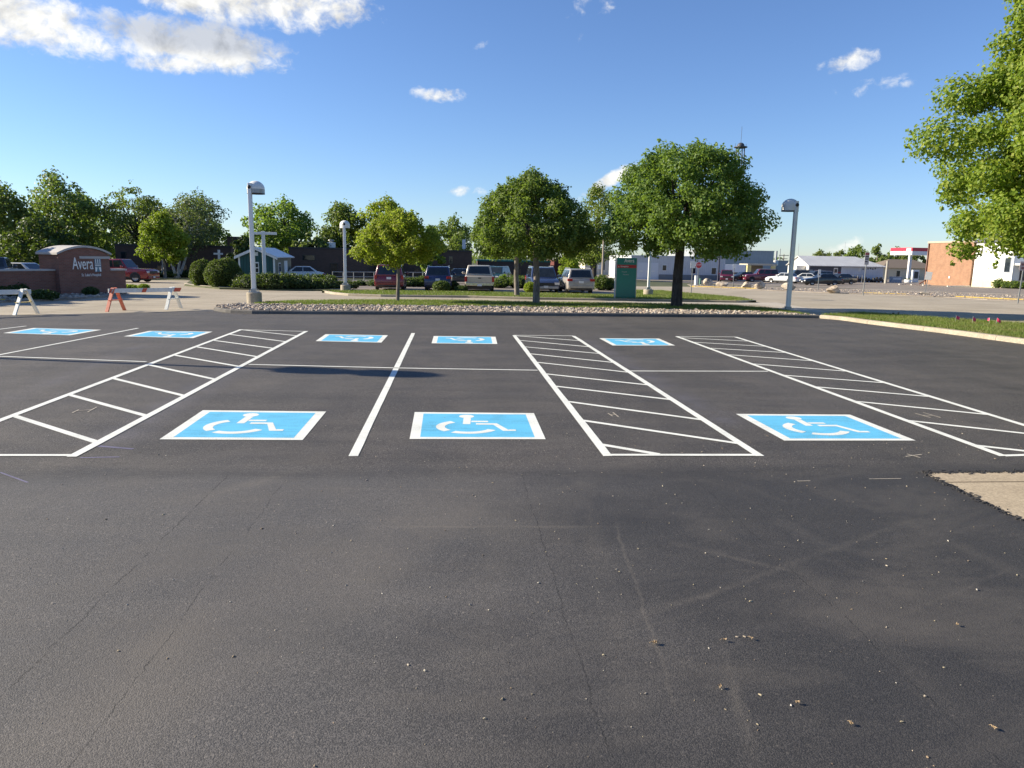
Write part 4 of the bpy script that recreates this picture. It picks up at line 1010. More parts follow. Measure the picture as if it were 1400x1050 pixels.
# ------------------------------------------------------------------ garden shed, crosses
P0 = atY(327.5, 62); P1 = atY(376.5, 62); w = (P1-P0).length; c = (P0+P1)/2; c.z = Z(62)
t = thing('garden_shed', 'dark green board shed with white trim and pale metal roof', 'shed', c)
he = hgt(c, 350.5); hr_ = hgt(c, 339.5); D = 6.2
shed_m = ridged('shed_green', (.012, .075, .072), .26, 'wall', .6, 0, .55); side_m = ridged('shed_side', (.17, .16, .11), .26, 'wall', .6, 0, .7)
mb = MB(); mb.prism([(-w/2, 0), (w/2, 0), (w/2, he), (0, hr_), (-w/2, he)], 0, .12, 'y'); mb.build('gable_wall', shed_m, t)
mb = MB(); mb.box(-w/2, w/2, .125, D, 0, he); mb.build('side_wall', side_m, t)
roof_m = ridged('shed_roof', (.62, .64, .66), .4, 1, .35, .3, .8)
for s in (-1, 1):
    mb = MB(); ov = .28; ex = ov*(hr_-he)/(w/2)
    q = [(0, hr_+.02), (s*(w/2+ov), he-ex+.02), (s*(w/2+ov), he-ex+.10), (0, hr_+.10)]
    mb.prism(q, -.25, D+.2, 'y'); mb.build('roof_panel', roof_m, t)
    mb = MB(); q = [(0, hr_-.13), (s*(w/2+ov), he-ex-.12), (s*(w/2+ov), he-ex+.015), (0, hr_+.015)]; mb.prism(q, -.275, -.20, 'y'); mb.build('barge_board', white_m, t)
    mb = MB(); x0, x1 = sorted((s*(w/2+.012), s*(w/2-.12))); mb.box(x0, x1, -.025, .1, 0, he-.1); mb.build('corner_board', white_m, t)
wx = -w*.02
mb = MB(); mb.box(wx-.34, wx+.24, -.035, .0, .85, 1.75); wn = mb.build('window', white_m, t)
mb = MB()
for k in range(2):
    for j in range(2): mb.box(wx-.29+k*.26, wx-.08+k*.26, -.04, -.036, .92+j*.40, 1.25+j*.40)
mb.build('pane', gl, wn)
mb = MB(); mb.box(wx-.2, wx+.2, -.035, 0, he+.05, he+.35); mb.build('gable_vent', white_m, t)
mb = MB(); mb.box(w/2, w/2+.03, 3.4, 4.6, .02, he-.35); mb.build('door', white_m, t)
mb = MB(); mb.box(w/2, w/2+.03, 1.3, 2.1, .75, 1.7); wn = mb.build('window', white_m, t); mb = MB(); mb.box(w/2+.03, w/2+.035, 1.38, 2.02, .82, 1.63); mb.build('pane', gl, wn)
def cross(px, y, pt, pa, p0, p1, label, th):
    P = atY(px, y); t = thing('white_cross', label, 'cross', P); H = hgt(P, pt); za = hgt(P, pa); a = (atY(p0, y)-P).x; b = (atY(p1, y)-P).x
    mb = MB(); mb.box(-th/2, th/2, -th/2, th/2, -.1, H); mb.build('upright', white_m, t, bevel=.01)
    mb = MB(); mb.box(a, b, -th/2-.012, th/2+.012, za-th*.45, za+th*.45); mb.build('crossbar', white_m, t, bevel=.01)
    return t
t = cross(362.5, 57.5, 316, 319, 346, 380.5, 'large white cross rising in front of the green shed', .22)
cross(301, 78, 341.5, 347, 294, 306, 'small white cross above the clipped round bushes', .2)
P = atY(393, 60.5); t = thing('utility_box', 'low teal box at the corner of the green shed', 'box', P); mb = MB(); mb.box(-.45, .45, -.3, .3, 0, .62); mb.build('cabinet', plain('teal_box', (.01, .10, .10), .5), t, bevel=.03); mb = MB(); mb.box(-.47, .47, -.32, .32, .62, .68); mb.build('lid', plain('teal_lid', (.015, .13, .13), .5), t, bevel=.02)

# ------------------------------------------------------------------ buildings
brown = brickmat('brown_brick', (.125, .080, .066), (.10, .064, .054), (.09, .072, .062), 1.3)
coping = plain('dark_coping', (.04, .032, .03), .6)
def block(name, label, px0, px1, y, top, depth, mat, cop=coping, wins=(), cat='building', over=.06):
    P0, P1 = atY(px0, y), atY(px1, y); c = (P0+P1)/2; c.z = Z(y); w = P1.x-P0.x; H = hgt(c, top)
    t = thing(name, label, cat, c)
    mb = MB(); mb.box(-w/2, w/2, 0, depth, -.3, H); mb.build('wall', mat, t)
    mb = MB(); mb.box(-w/2-over, w/2+over, -over, depth+over, H+.002, H+.22); mb.build('roof', cop, t)
    for a, b, za, zb_, fm in wins:
        xa, xb = (atY(a, y)-c).x, (atY(b, y)-c).x; z0, z1 = hgt(c, zb_), hgt(c, za)
        mb = MB(); mb.box(xa-.06, xb+.06, -.035, .0, z0-.06, z1+.06); wn = mb.build('window', fm, t)
        mb = MB(); mb.box(xa, xb, -.04, -.036, z0, z1); mb.build('pane', gl, wn)
    return t, c, w, H
dfr = plain('dark_frame', (.03, .03, .03), .5)
block('hospital_wing', 'dark brown brick hospital wing behind the birch trunks', 160, 318, 82, 337.5, 14, brown, wins=[(168, 174, 346, 354, dfr), (216, 222, 362, 372, dfr), (250, 256, 362, 372, dfr), (276, 282, 362, 372, dfr)])
block('hospital_wing', 'dark brown flat-roofed wing beside the green shed with a pale roof unit', 396, 502, 88, 341, 16, brown, wins=[(415, 431, 349.5, 356, dfr), (414, 432, 366, 374, dfr), (452, 462, 360, 374, dfr)])
block('hospital_wing', 'longest dark brown wing behind the red minivan and pickup', 503, 645, 96, 343.5, 16, brown, wins=[(614.5, 618, 350.5, 358.5, plain('tan_frame', (.22, .19, .12), .5)), (566, 574, 367, 376, dfr), (590, 600, 362, 376, dfr)])
P = atY(454, 92); t = thing('roof_unit', 'pale ventilation unit on the flat hospital roof', 'roof unit', (P.x, P.y, Z(88)+hgt(atY(454, 88), 341)+.21)); mb = MB(); mb.box(-.45, .45, -.4, .4, 0, .65); mb.build('housing', white_m, t, bevel=.03); mb = MB(); mb.lathe([(.25, .65), (.25, .8), (.36, .84), (.36, .95), (0, 1.0)], 14); mb.build('cowl', galv, t)
P = atY(311, 84); t = thing('chimney_block', 'squat dark stair block on the hospital roof by the small cross', 'roof block', (P.x, P.y+4, Z(82)+hgt(atY(311, 82), 337.5)+.2)); mb = MB(); mb.box(-.8, .8, -.8, .8, 0, .9); mb.build('wall', brown, t); mb = MB(); mb.box(-.85, .85, -.85, .85, .9, 1.0); mb.build('coping', coping, t)
P = atY(634, 98); t = thing('pole_sign', 'pale blank sign panel above the brown roof, beside the round tree', 'sign', P); mb = MB(); zz = hgt(P, 340); z2 = hgt(P, 327.5); mb.box(-.22, .22, -.04, .04, zz, z2); mb.build('panel', plate_m, t); mb = MB(); mb.tube([(0, .06, 0), (0, .06, zz+.2)], .05, 8); mb.build('post', galv, t)
tealf = plain('teal_fascia', (.012, .13, .11), .5)
t, c, w, H = block('clinic_building', 'low clinic with a teal fascia and dark windows beyond the hedge', 655, 752, 104, 358, 12, brown, tealf, [(664, 676, 366, 380, dfr), (683, 694, 366, 380, dfr), (702, 712, 366, 380, dfr)])
t, c, w, H = block('brick_building', 'small red-brick building between the navy car and silver crossover', 757, 781, 112, 356, 9, brickmat('deep_red_brick', (.16, .035, .028), (.12, .028, .022), (.10, .06, .05), 1.4))
for px_, lab in ((803, 'cream gabled house end between the silver crossover and the wood pole'), ):
    P = atY(823, 150); t = thing('cream_house', 'pale cream house front glimpsed beside the green sign', 'house', P); cream = plain('cream_siding', (.60, .54, .43), .7)
    mb = MB(); mb.box(-3.6, 3.2, 0, 8, -.3, 3.3); mb.build('wall', cream, t); mb = MB(); mb.prism([(-3.8, 3.302), (3.4, 3.302), (-.2, 5.0)], -.3, 8.3, 'y'); mb.build('roof', plain('brown_shingle', (.13, .11, .10), .8), t)
    for x in (-2.2, .2, 1.9): mb = MB(); mb.box(x-.4, x+.4, -.05, .0, .9, 2.4); wn = mb.build('window', white_m, t); mb = MB(); mb.box(x-.34, x+.34, -.055, -.051, .96, 2.34); mb.build('pane', gl, wn)
# pale metal service building
pale_m = ridged('pale_siding', (.55, .56, .58), .30, 'wall', .5, 0, .86); wains = plain('wainscot', (.20, .205, .215), .7, var=.2, scale=14)
t, c, w, H = block('service_building', 'long pale metal building with a grey base and a stop sign before it', 862, 990, 112, 352, 16, pale_m, plain('pale_fascia', (.50, .52, .55), .5), [(905, 910, 363, 370, white_m), (944.5, 950, 363, 373.5, white_m), (972, 978, 365.5, 374, white_m)])
mb = MB(); xa = (atY(900.5, 112)-c).x; mb.box(xa, w/2+.03, -.06, -.003, -.2, hgt(c, 375.5)); mb.build('wainscot', wains, t)
xa, xb = (atY(870.5, 112)-c).x, (atY(899, 112)-c).x
mb = MB(); mb.box(xa, xb, -.05, 0, -.2, hgt(c, 359.8)); gd = mb.build('garage_door', plain('garage_white', (.62, .64, .68), .5, var=.03), t)
mb = MB()
for f in (.2, .48, .76): mb.box(xa+(xb-xa)*f-.25, xa+(xb-xa)*f+.25, -.058, -.051, hgt(c, 372), hgt(c, 370.6))
mb.build('door_light', white_m, gd)
block('steel_warehouse', 'tall grey steel warehouse with a plain flat wall behind the big tree', 950, 1056, 190, 343.2, 26, ridged('grey_siding', (.33, .35, .38), .6, 'wall', .5, 0, .92), plain('grey_fascia', (.30, .32, .35), .5))
# trailer, carport roofs, tank behind the lot
P = atY(1004, 150); t = thing('box_trailer', 'long white box trailer behind the low black car', 'trailer', P); mb = MB(); mb.box(-2.4, 2.3, 0, 2.4, .9, 2.5); mb.build('box', plain('trailer_white', (.66, .68, .72), .4), t, bevel=.04); mb = MB(); mb.box(-2.3, 2.2, .2, 2.2, .6, .9); mb.build('chassis', dark_m, t)
for x in (-1.6, -.8, 1.6): wheel(t, -0.0+x, 0.0, .4) if False else None
mb = MB(); mb.lathe([(0, -.12), (.42, -.12), (.42, .12), (0, .12)], 16, 0, (-1.4, .12, .45), axis='y'); mb.lathe([(0, -.12), (.42, -.12), (.42, .12), (0, .12)], 16, 0, (1.3, .12, .45), axis='y'); mb.build('wheel_pair', rubber, t)
P = atY(1042, 165); t = thing('carport', 'low tan carport with yellow end columns behind the maroon truck', 'carport', P)
mb = MB(); mb.box(-3.6, 3.4, 0, 5, 2.35, 2.7); mb.build('roof', plain('carport_tan', (.42, .38, .30), .6), t)
for x in (-3.2, 2.6): mb = MB(); mb.box(x-.5, x+.45, -.1, .5, 0, 2.3); mb.build('column', plain('column_yellow', (.62, .52, .24), .6), t, bevel=.04)
mb = MB(); mb.box(-2.6, 2.0, 4.6, 4.9, 0, 2.34); mb.build('back_wall', plain('carport_wall', (.20, .18, .15), .7), t)
P = atY(1058, 205); t = thing('storage_tank', 'small white storage tank beside the grey warehouse', 'tank', P); z0, z1 = hgt(P, 363), hgt(P, 356); mb = MB(); mb.lathe([(.95, z0), (.95, z1-.2), (.7, z1), (0, z1+.12)], 20); mb.lathe([(0, z0), (.95, z0)], 20); mb.build('shell', plain('tank_white', (.7, .68, .62), .4), t)
for a in range(4): mb = MB(); mb.tube([(.7*math.cos(a*1.57+.78), .7*math.sin(a*1.57+.78), 0), (.7*math.cos(a*1.57+.78), .7*math.sin(a*1.57+.78), z0)], .08, 6); mb.build('leg', galv, t)
P = atY(1068, 215); t = thing('steel_warehouse', 'lower grey industrial shed beyond the white tank', 'building', P); z1 = hgt(P, 357); mb = MB(); mb.box(-2.6, 1.9, 0, 9, 0, z1); mb.build('wall', MATS['grey_siding'], t); mb = MB(); mb.box(-2.7, 2.0, -.1, 9.1, z1+.002, z1+.2); mb.build('roof', MATS['grey_fascia'], t)
# white gabled metal building
y = 118; P = atY(1104, y); c = P.copy(); Pn = atY(1206, y); w = Pn.x-P.x
t = thing('metal_building', 'long white metal building with a ribbed pale roof beyond the black sedans', 'building', P)
he = hgt(P, 362.5); D = 7.4; hr_ = hgt(P+V3((0, D/2, 0)), 350.5)
wallw = plain('white_cladding_sunlit', (.74, .72, .66), .5, var=.04); shaded_w = ridged('white_cladding_shaded', (.60, .63, .68), .4, 'wall', .5, 0, .9)  # one white cladding: gable tinted as sunlit, front tinted with bluish shade
mb = MB(); mb.prism([(0, -.2), (D, -.2), (D, he), (D/2, hr_), (0, he)], 0, .15, 'x'); mb.build('gable_wall', wallw, t)
mb = MB(); mb.box(.155, w, .0, D-.003, -.2, he); mb.build('side_wall', shaded_w, t)
rf = ridged('pale_rib_roof', (.58, .58, .57), .5, 0, .45, .1, .8)
ov = .45; ex = ov*(hr_-he)/(D/2)
mb = MB(); mb.add([(-.3, -ov, he-ex+.03), (w+.3, -ov, he-ex+.03), (w-3.0, D/2, hr_+.03), (-.3, D/2, hr_+.03), (-.3, -ov, he-ex+.13), (w+.3, -ov, he-ex+.13), (w-3.0, D/2, hr_+.13), (-.3, D/2, hr_+.13)], [(0, 1, 2, 3), (4, 5, 6, 7), (0, 1, 5, 4), (1, 2, 6, 5), (2, 3, 7, 6), (3, 0, 4, 7)]); mb.build('roof_panel', rf, t)
mb = MB(); mb.add([(-.3, D+ov, he-ex+.03), (w+.3, D+ov, he-ex+.03), (w-3.0, D/2+.01, hr_+.03), (-.3, D/2+.01, hr_+.03), (-.3, D+ov, he-ex+.13), (w+.3, D+ov, he-ex+.13), (w-3.0, D/2+.01, hr_+.13), (-.3, D/2+.01, hr_+.13)], [(0, 1, 2, 3), (4, 5, 6, 7), (0, 1, 5, 4), (1, 2, 6, 5), (2, 3, 7, 6), (3, 0, 4, 7)]); mb.build('roof_panel', rf, t)
mb = MB(); mb.add([(w+.3, -ov, he-ex+.14), (w+.3, D+ov, he-ex+.14), (w-3.0, D/2, hr_+.14)], [(0, 1, 2)]); mb.build('hip_end', rf, t)
navy = plain('navy_band', (.045, .055, .085), .5); redw = plain('red_wall', (.24, .03, .035), .6); stall_w = plain('stall_glass', (.06, .065, .07), .3)
mb = MB(); mb.box(.2, 5.6, -.04, -.003, he*.62, he-.12); mb.build('navy_panel', navy, t)
mb = MB(); mb.box(.2, 5.6, -.035, -.003, 0, he*.615); mb.build('red_panel', redw, t)
for x0, x1, z0, z1 in ((2.4, 4.0, .7, 1.75), (1.0, 1.7, 0, 1.9)):
    mb = MB(); mb.box(x0, x1, -.07, -.041, z0, z1); wn = mb.build('window', plain('pink_frame', (.42, .26, .24), .5), t); mb = MB(); mb.box(x0+.1, x1-.1, -.078, -.071, z0+.1, z1-.1); mb.build('pane', stall_w, wn)
mb = MB(); mb.box(4.3, 5.0, -.10, -.041, .6, 2.3); wn = mb.build('door_panel', white_m, t)
mb = MB(); mb.box(4.4, 4.9, -.106, -.101, 1.5, 2.1); mb.box(4.4, 4.9, -.106, -.101, .8, 1.35); mb.build('pane', stall_w, wn)
rd = random.Random(5)
mb = MB(); mb.box(8.6, 9.0, -.03, -.003, he*.66, he*.9); mb.build('wall_vent', white_m, t)
for k in range(6):
    x = 9.3+k*.42; mb = MB(); z = he*.68+rd.uniform(0, .4); mb.box(x, x+.2, -.03, -.003, z, z+.2); mb.build('wall_plaque', dfr, t)
mb = MB(); mb.box(-1.6, -.12, 1.0, 4.2, -.2, he*.96); mb.build('side_annex', wallw, t)
# goods lined up against its wall
for k in range(9):
    x = w*.50+k*w*.052; P2 = P+V3((x, -1.2, 0)); P2.z = Z(P2.y); s = .75+.3*rd.random()
    t2 = thing('garden_machine', 'small dark garden machine in the row along the white metal building', 'machine', P2, rd.uniform(-.4, .4), 'machines lined up along the white building')
    mb = MB(); mb.box(-.34*s, .34*s, -.4, .4, .22, .52*s+.1); mb.prism([(-.4, .5*s), (.1, .5*s), (0, .95*s), (-.34, .9*s)], -.2*s, .2*s, 'x'); mb.build('body', plain('machine_dark', (.03, .032, .035), .5), t2, bevel=.03)
    for x_ in (-.36*s, .36*s):
        mb = MB(); mb.lathe([(0, -.07), (.24, -.07), (.24, .07), (0, .07)], 12, 0, (x_, -.25, .24), axis='x'); mb.build('wheel', rubber, t2)
# fence line in front of them
mb = MB(); P2 = atY(1134, 112); t2 = thing('chain_fence', 'low grey wire fence in front of the white metal building', 'fence', P2)
x1 = (atY(1178, 112)-P2).x
for k in range(8): m2 = MB(); m2.tube([(x1*k/7, 0, 0), (x1*k/7, 0, 1.3)], .03, 6); m2.build('post', galv, t2)
m2 = MB(); m2.tube([(0, 0, 1.28), (x1, 0, 1.28)], .02, 6); m2.tube([(0, 0, .7), (x1, 0, .7)], .012, 6); m2.tube([(0, 0, .15), (x1, 0, .15)], .012, 6); m2.build('rail', galv, t2)

# fuel canopy, tan house, brick building, white house
brick_o = brickmat('tan_brick', (.34, .175, .10), (.275, .135, .08), (.31, .23, .165), 1.6)
Pn = at(1325, 392); Pf = None
yy = Pn.y
while True:
    q = V3((Pn.x, yy, Z(yy))); d = q-V3((0, 0, CAM_H)); u = 700+FPX*d.dot(cr)/d.dot(fw)
    if u < 1263.5: break
    yy += .1
Lb = yy-Pn.y
t = thing('brick_building', 'blank orange-brown brick wall building beside the fuel canopy', 'building', Pn)
Hb = hgt(Pn, 331); mb = MB(); mb.box(0, 12, 0, Lb, -.3, Hb); mb.build('wall', brick_o, t); mb = MB(); mb.box(-.08, 12.08, -.08, Lb+.08, Hb+.002, Hb+.25); mb.build('coping', plain('tan_coping', (.40, .33, .25), .7), t)
mb = MB(); mb.tube([(-.1, Lb-.3, Hb), (-.1, Lb-.3, .5), (-.9, Lb-.3, .05)], .10, 8); mb.build('downpipe', plain('brown_pipe', (.14, .055, .035), .5), t)
mb = MB(); mb.box(-.06, 0, Lb*.42, Lb*.42+.25, 1.0, 1.3); mb.build('wall_box', white_m, t)
# white house, south of it along the same line
yh = yy
def ycol(X, px, y0):
    y_ = y0
    while True:
        d = V3((X, y_, Z(y_)-CAM_H)); u = 700+FPX*d.dot(cr)/d.dot(fw)
        if u > px: return y_
        y_ -= .05
X1 = Pn.x+.25; y1 = ycol(X1, 1381, Pn.y); Lh = Pn.y-.1-y1
t = thing('white_house', 'white clapboard house with a cream foundation and a dark porch', 'house', (X1, y1, Z(y1)))
hz = hgt(V3((X1, y1, Z(y1))), 330); fz = hgt(V3((X1, y1, Z(y1))), 383.5)
s = NT('clapboard'); tcn = s.n('ShaderNodeTexCoord'); zc_ = s.sep(tcn.outputs['Object'])[2]; fr_ = s.math('FRACT', s.math('DIVIDE', zc_, .14)); ln = s.math('LESS_THAN', fr_, .14)
MATS['clapboard'] = s.done(s.bsdf(s.mix(ln, (.76, .76, .74), (.62, .62, .62)), .6, 0, .4, s.bump(fr_, .4, .02)))
mb = MB(); mb.box(0, 9, 0, Lh, fz, hz); mb.build('wall', MATS['clapboard'], t)
mb = MB(); mb.box(-.04, 9, -.04, Lh, -.3, fz-.003); mb.build('foundation', plain('cream_block', (.56, .48, .34), .8, var=.15, scale=3), t)
mb = MB(); mb.prism([(-.4, hz+.003), (9.4, hz+.003), (4.5, hz+2.6)], -.4, Lh+.3, 'y'); mb.build('roof', plain('grey_shingle', (.12, .12, .125), .8), t)
wz0, wz1 = hgt(V3((X1, y1, Z(y1))), 372), hgt(V3((X1, y1, Z(y1))), 353)
mb = MB(); mb.box(-.05, 0, .35, 1.45, wz0-.1, wz1+.1); wn = mb.build('window', plain('grey_frame', (.25, .28, .33), .5), t); mb = MB(); mb.box(-.06, -.051, .45, 1.35, wz0, wz1); mb.build('pane', gl, wn)
mb = MB(); mb.box(.3, 6, -2.2, -.045, .0, .55); mb.build('porch_floor', plain('porch_grey', (.30, .28, .26), .7), t)
for x in (.45, 2.2): mb = MB(); mb.box(x-.09, x+.09, -2.1, -1.92, .555, 2.9); mb.build('porch_post', white_m, t)
mb = MB(); mb.box(.2, 6.2, -2.4, -.045, 2.902, 3.15); mb.build('porch_roof', white_m, t)
mb = MB(); mb.box(1.0, 2.0, -.06, -.003, fz+.02, fz+2.0); mb.build('door', plain('dark_door', (.05, .03, .025), .5), t)
# fuel canopy
y = Pn.y+30; C0 = atY(1242.5, y); t = thing('fuel_canopy', 'red and white fuel station canopy on square columns', 'canopy', C0)
z0, z1 = hgt(C0, 348.5), hgt(C0, 338.5); xl = (atY(1213, y+7.5)-C0).x-.2; xr = 5.0
can_w = plain('canopy_white', (.72, .72, .72), .4, var=.03); can_r = plain('canopy_red', (.50, .025, .05), .4, var=.05)
Dc = .5
while True:
    d = V3((C0.x, C0.y+Dc, Z(C0.y)-CAM_H)); u = 700+FPX*d.dot(cr)/d.dot(fw)
    if u < 1213.5 or Dc > 40: break
    Dc += .1
mb = MB(); mb.box(0, xr, 0, Dc, z0, z0+(z1-z0)*.52); mb.build('fascia', can_w, t)
mb = MB(); mb.box(0, xr, 0, Dc, z0+(z1-z0)*.525, z1); mb.build('red_band', can_r, t)
mb = MB(); mb.box(-.06, -.003, .3, 1.6, z0+.15, z1-.1); mb.build('logo_panel', can_w, t)
for x in (.3,): mb = MB(); mb.box(x-.22, x+.22, .6, 1.04, 0, z0-.002); mb.build('column', plain('column_white', (.62, .62, .60), .5), t)
mb = MB(); mb.box(4.2, 4.6, .6, 1.04, 0, z0-.002); mb.build('column', MATS['column_white'], t)
P2 = atY(1241, y-.6); t2 = thing('planter', 'white drum planter at the foot of the fuel canopy column', 'planter', P2); mb = MB(); mb.lathe([(.55, 0), (.62, .45), (.55, .5), (.5, .46), (0, .44)], 16); mb.build('drum', can_w, t2); mb = MB()
for k in range(40):
    a, b = rd.uniform(0, 6.28), rd.uniform(.1, .5); mb.add([(b*math.cos(a), b*math.sin(a), .45), (b*math.cos(a)+.07, b*math.sin(a), .45), (b*1.3*math.cos(a), b*1.3*math.sin(a), .45+rd.uniform(.2, .5))], [(0, 1, 2)])
mb.build('foliage', MATS['blade'], t2, fix=False)
P2 = atY(1250, y+1); t2 = thing('fuel_pump', 'white and black fuel pump beneath the canopy', 'fuel pump', P2); mb = MB(); mb.box(-.55, .55, -.3, .3, 0, 2.2); mb.build('cabinet', can_w, t2, bevel=.03); mb = MB(); mb.box(-.38, .38, -.33, -.303, .7, 1.9); mb.build('display', dfr, t2); mb = MB(); mb.tube([(.57, -.1, 1.5), (.75, -.15, 1.0), (.72, -.15, .5), (.57, -.1, .8)], .025, 6); mb.build('hose', rubber, t2)
P2 = atY(1237, y+24); t2 = thing('tan_house', 'low tan house with a brown hip roof behind the fuel canopy', 'house', P2); z0 = hgt(P2, 366.5); z1 = hgt(P2+V3((0, 4, 0)), 354.5)
tanw = plain('tan_siding', (.52, .46, .34), .7); mb = MB(); mb.box(-5, 7, 0, 8, -.2, z0); mb.build('wall', tanw, t2)
mb = MB(); mb.add([(-5.5, -.5, z0+.002), (7.5, -.5, z0+.002), (7.5, 8.5, z0+.002), (-5.5, 8.5, z0+.002), (-1.5, 4, z1), (4, 4, z1)], [(0, 1, 5, 4), (1, 2, 5), (2, 3, 4, 5), (3, 0, 4), (3, 2, 1, 0)]); mb.build('roof', plain('brown_roof', (.17, .135, .105), .85), t2)
for x in (-1.6, 2.5): mb = MB(); mb.box(x-.35, x+.35, -.05, 0, .6, 1.8); mb.build('window', gl, t2)
P2 = atY(1224, y-4); t2 = thing('storage_locker', 'grey low storage locker by the tan house', 'locker', P2); mb = MB(); mb.box(-.9, .9, -.4, .4, 0, 1.0); mb.build('cabinet', plain('locker_grey', (.36, .38, .42), .5), t2, bevel=.02); mb = MB(); mb.box(-.7, .7, -.42, -.401, .5, .8); mb.build('label_plate', can_w, t2)
# low white car-stop stones
for a, b, yy_, lab in ((1229, 1238.5, 389.6, 'short white wheel stop below the tan house'), (1245.5, 1257.5, 390.0, 'white wheel stop below the fuel pump'), (1261.5, 1271.5, 390.6, 'white wheel stop at the corner of the brick wall'), (1295, 1326, 392.2, 'longest white wheel stop along the brick wall')):
    Pa, Pb = at(a, yy_), at(b, yy_); t2 = MB(); L_ = (Pb-Pa).length
    t2.prism([(-.09, 0), (.09, 0), (.06, .16), (-.06, .16)], 0, L_, 'x'); o = t2.build('wheel_stop', plain('stop_white', (.66, .62, .54), .7), bevel=.015); o.location = Pa; o.rotation_euler = (0, 0, math.atan2(Pb.y-Pa.y, Pb.x-Pa.x)); tag(o, lab, 'wheel stop', 'white concrete wheel stops by the brick wall')

# ------------------------------------------------------------------ boulders, small signs, boxes, flags, poles
bould = NT('boulder_stone'); p = bould.pos(obj=True); n1 = bould.noise(p, 2.2, 6, .65); n2 = bould.noise(p, 14, 4)
MATS['boulder'] = bould.done(bould.bsdf(bould.mix(.5, bould.ramp(n1, [(.34, (.20, .15, .11)), (.5, (.52, .44, .34)), (.66, (.66, .58, .48))]), bould.ramp(n2, [(.3, .6), (.7, 1.2)]), 'MULTIPLY'), .85, 0, .3, bould.bump(n2, .5, .03)))
def boulder(px, py, wpx, hpx, lab, seed):
    rd = random.Random(seed); P = at(px, py, .05); k = pxm(P); w, h = wpx/k, hpx/k
    bm = bmesh.new(); bmesh.ops.create_icosphere(bm, subdivisions=3, radius=1)
    cuts = [(V3((rd.gauss(0, 1), rd.gauss(0, 1), rd.gauss(.3, .8))).normalized(), rd.uniform(.5, .82)) for _ in range(11)]
    for v in bm.verts:
        for n, d in cuts:
            e = v.co.dot(n)
            if e > d: v.co -= n*(e-d)*.92
        v.co *= 1+rd.gauss(0, .018)
    zs = [v.co.z for v in bm.verts]; xs = [v.co.x for v in bm.verts]
    for v in bm.verts:
        v.co.x *= w/(max(xs)-min(xs)); v.co.y *= w*.42; v.co.z = (v.co.z-min(zs))/(max(zs)-min(zs))*h*1.12-h*.12
    me = bpy.data.meshes.new('boulder'); bm.to_mesh(me); bm.free(); me.materials.append(MATS['boulder'])
    o = bpy.data.objects.new('boulder', me); COL.objects.link(o); o.location = P; tag(o, lab, 'boulder', 'pale boulders set along the gravel median')
boulder(968, 390.2, 14, 9.5, 'pale wedge-shaped boulder leaning next to the utility boxes', 1)
boulder(988, 391.4, 19, 6.5, 'long flat tan boulder between the wedge boulder and a signpost', 2)
boulder(1021, 394, 14.5, 9, 'squarish pale boulder, the one of the touching pair nearer the stop sign', 13)
boulder(1037.5, 395, 16, 10, 'rugged pale boulder, the one of the touching pair nearer the lamp pole', 4)
boulder(1078.5, 396.8, 21, 10.5, 'mound-shaped boulder half behind the lamp pole', 15)
boulder(1139.5, 400.2, 19.5, 11, 'cracked brown and cream boulder in front of the black sedan', 6)
post_m = plain('sign_post', (.30, .31, .30), .5, .4); sign_w = plain('sign_white', (.72, .72, .70), .45, var=.05); sign_r = plain('stop_red', (.50, .02, .03), .4, var=.05)
def small_sign(px, py, label, wpx, top, bot, lean=0., rz=0., rows=(), mat=None, base=False, cat='sign', pw=.03):
    P = at(px, py, .03); k = pxm(P); t = thing('post_sign', label, cat, P, rz); w = wpx/k; z1, z0 = hgt(P, top), hgt(P, bot)
    t.rotation_euler = (0, lean, rz)
    mb = MB(); mb.box(-pw, pw, -pw*.6, pw*.6, -.1, z1-.02); mb.build('post', post_m, t)
    mb = MB(); mb.box(-w/2, w/2, -pw*.6-.02, -pw*.6-.004, z0, z1); pn = mb.build('panel', mat or sign_w, t, bevel=.004)
    for (a, b, c_, d_, m) in rows:
        mb = MB(); mb.box(-w/2+w*a, -w/2+w*b, -pw*.6-.026, -pw*.6-.0205, z0+(z1-z0)*c_, z0+(z1-z0)*d_); mb.build('sign_mark', m, pn)
    if base: mb = MB(); mb.box(-.4, .4, -.3, .3, 0, .09); mb.build('base_plate', dark_m, t); mb = MB(); mb.box(-.3, .3, -.22, .22, .092, .2); mb.build('ballast', plain('sand_ballast', (.38, .33, .26), .8), t)
    return t
small_sign(945, 400, 'blank white rectangular sign on a thin post beside the big trunk', 6.5, 357, 366.5)
t = thing('stop_sign', 'red octagonal stop sign in front of the pale metal building', 'stop sign', at(953.5, 391, .03)); k = pxm(t.location); z0 = hgt(t.location, 362.6); r_ = 4.2/k
mb = MB(); mb.box(-.035, .035, -.02, .02, -.1, z0+r_*.8); mb.build('post', post_m, t)
oct_ = lambda r: [(r*math.cos(R(22.5+45*i)), z0+r*math.sin(R(22.5+45*i))) for i in range(8)]
mb = MB(); mb.prism(oct_(r_*1.08), -.04, -.025, 'y'); rim_ = mb.build('panel', sign_w, t); mb = MB(); mb.prism(oct_(r_*1.0), -.046, -.041, 'y'); mb.build('red_face', sign_r, rim_)
lettering('STOP', r_*.78, Matrix.Translation((0, -.05, z0-r_*.30)) @ UPRIGHT, sign_w, t, .002, 'CENTER', .85)
small_sign(1002, 393.5, 'small pale sign on a thin post between the flat boulder and the touching pair', 4.5, 361, 366.5)
small_sign(1118, 397.5, 'narrow white upright sign on a short post before the black sedan', 3.8, 368.5, 379, rows=((.2, .8, .25, .4, dfr),))
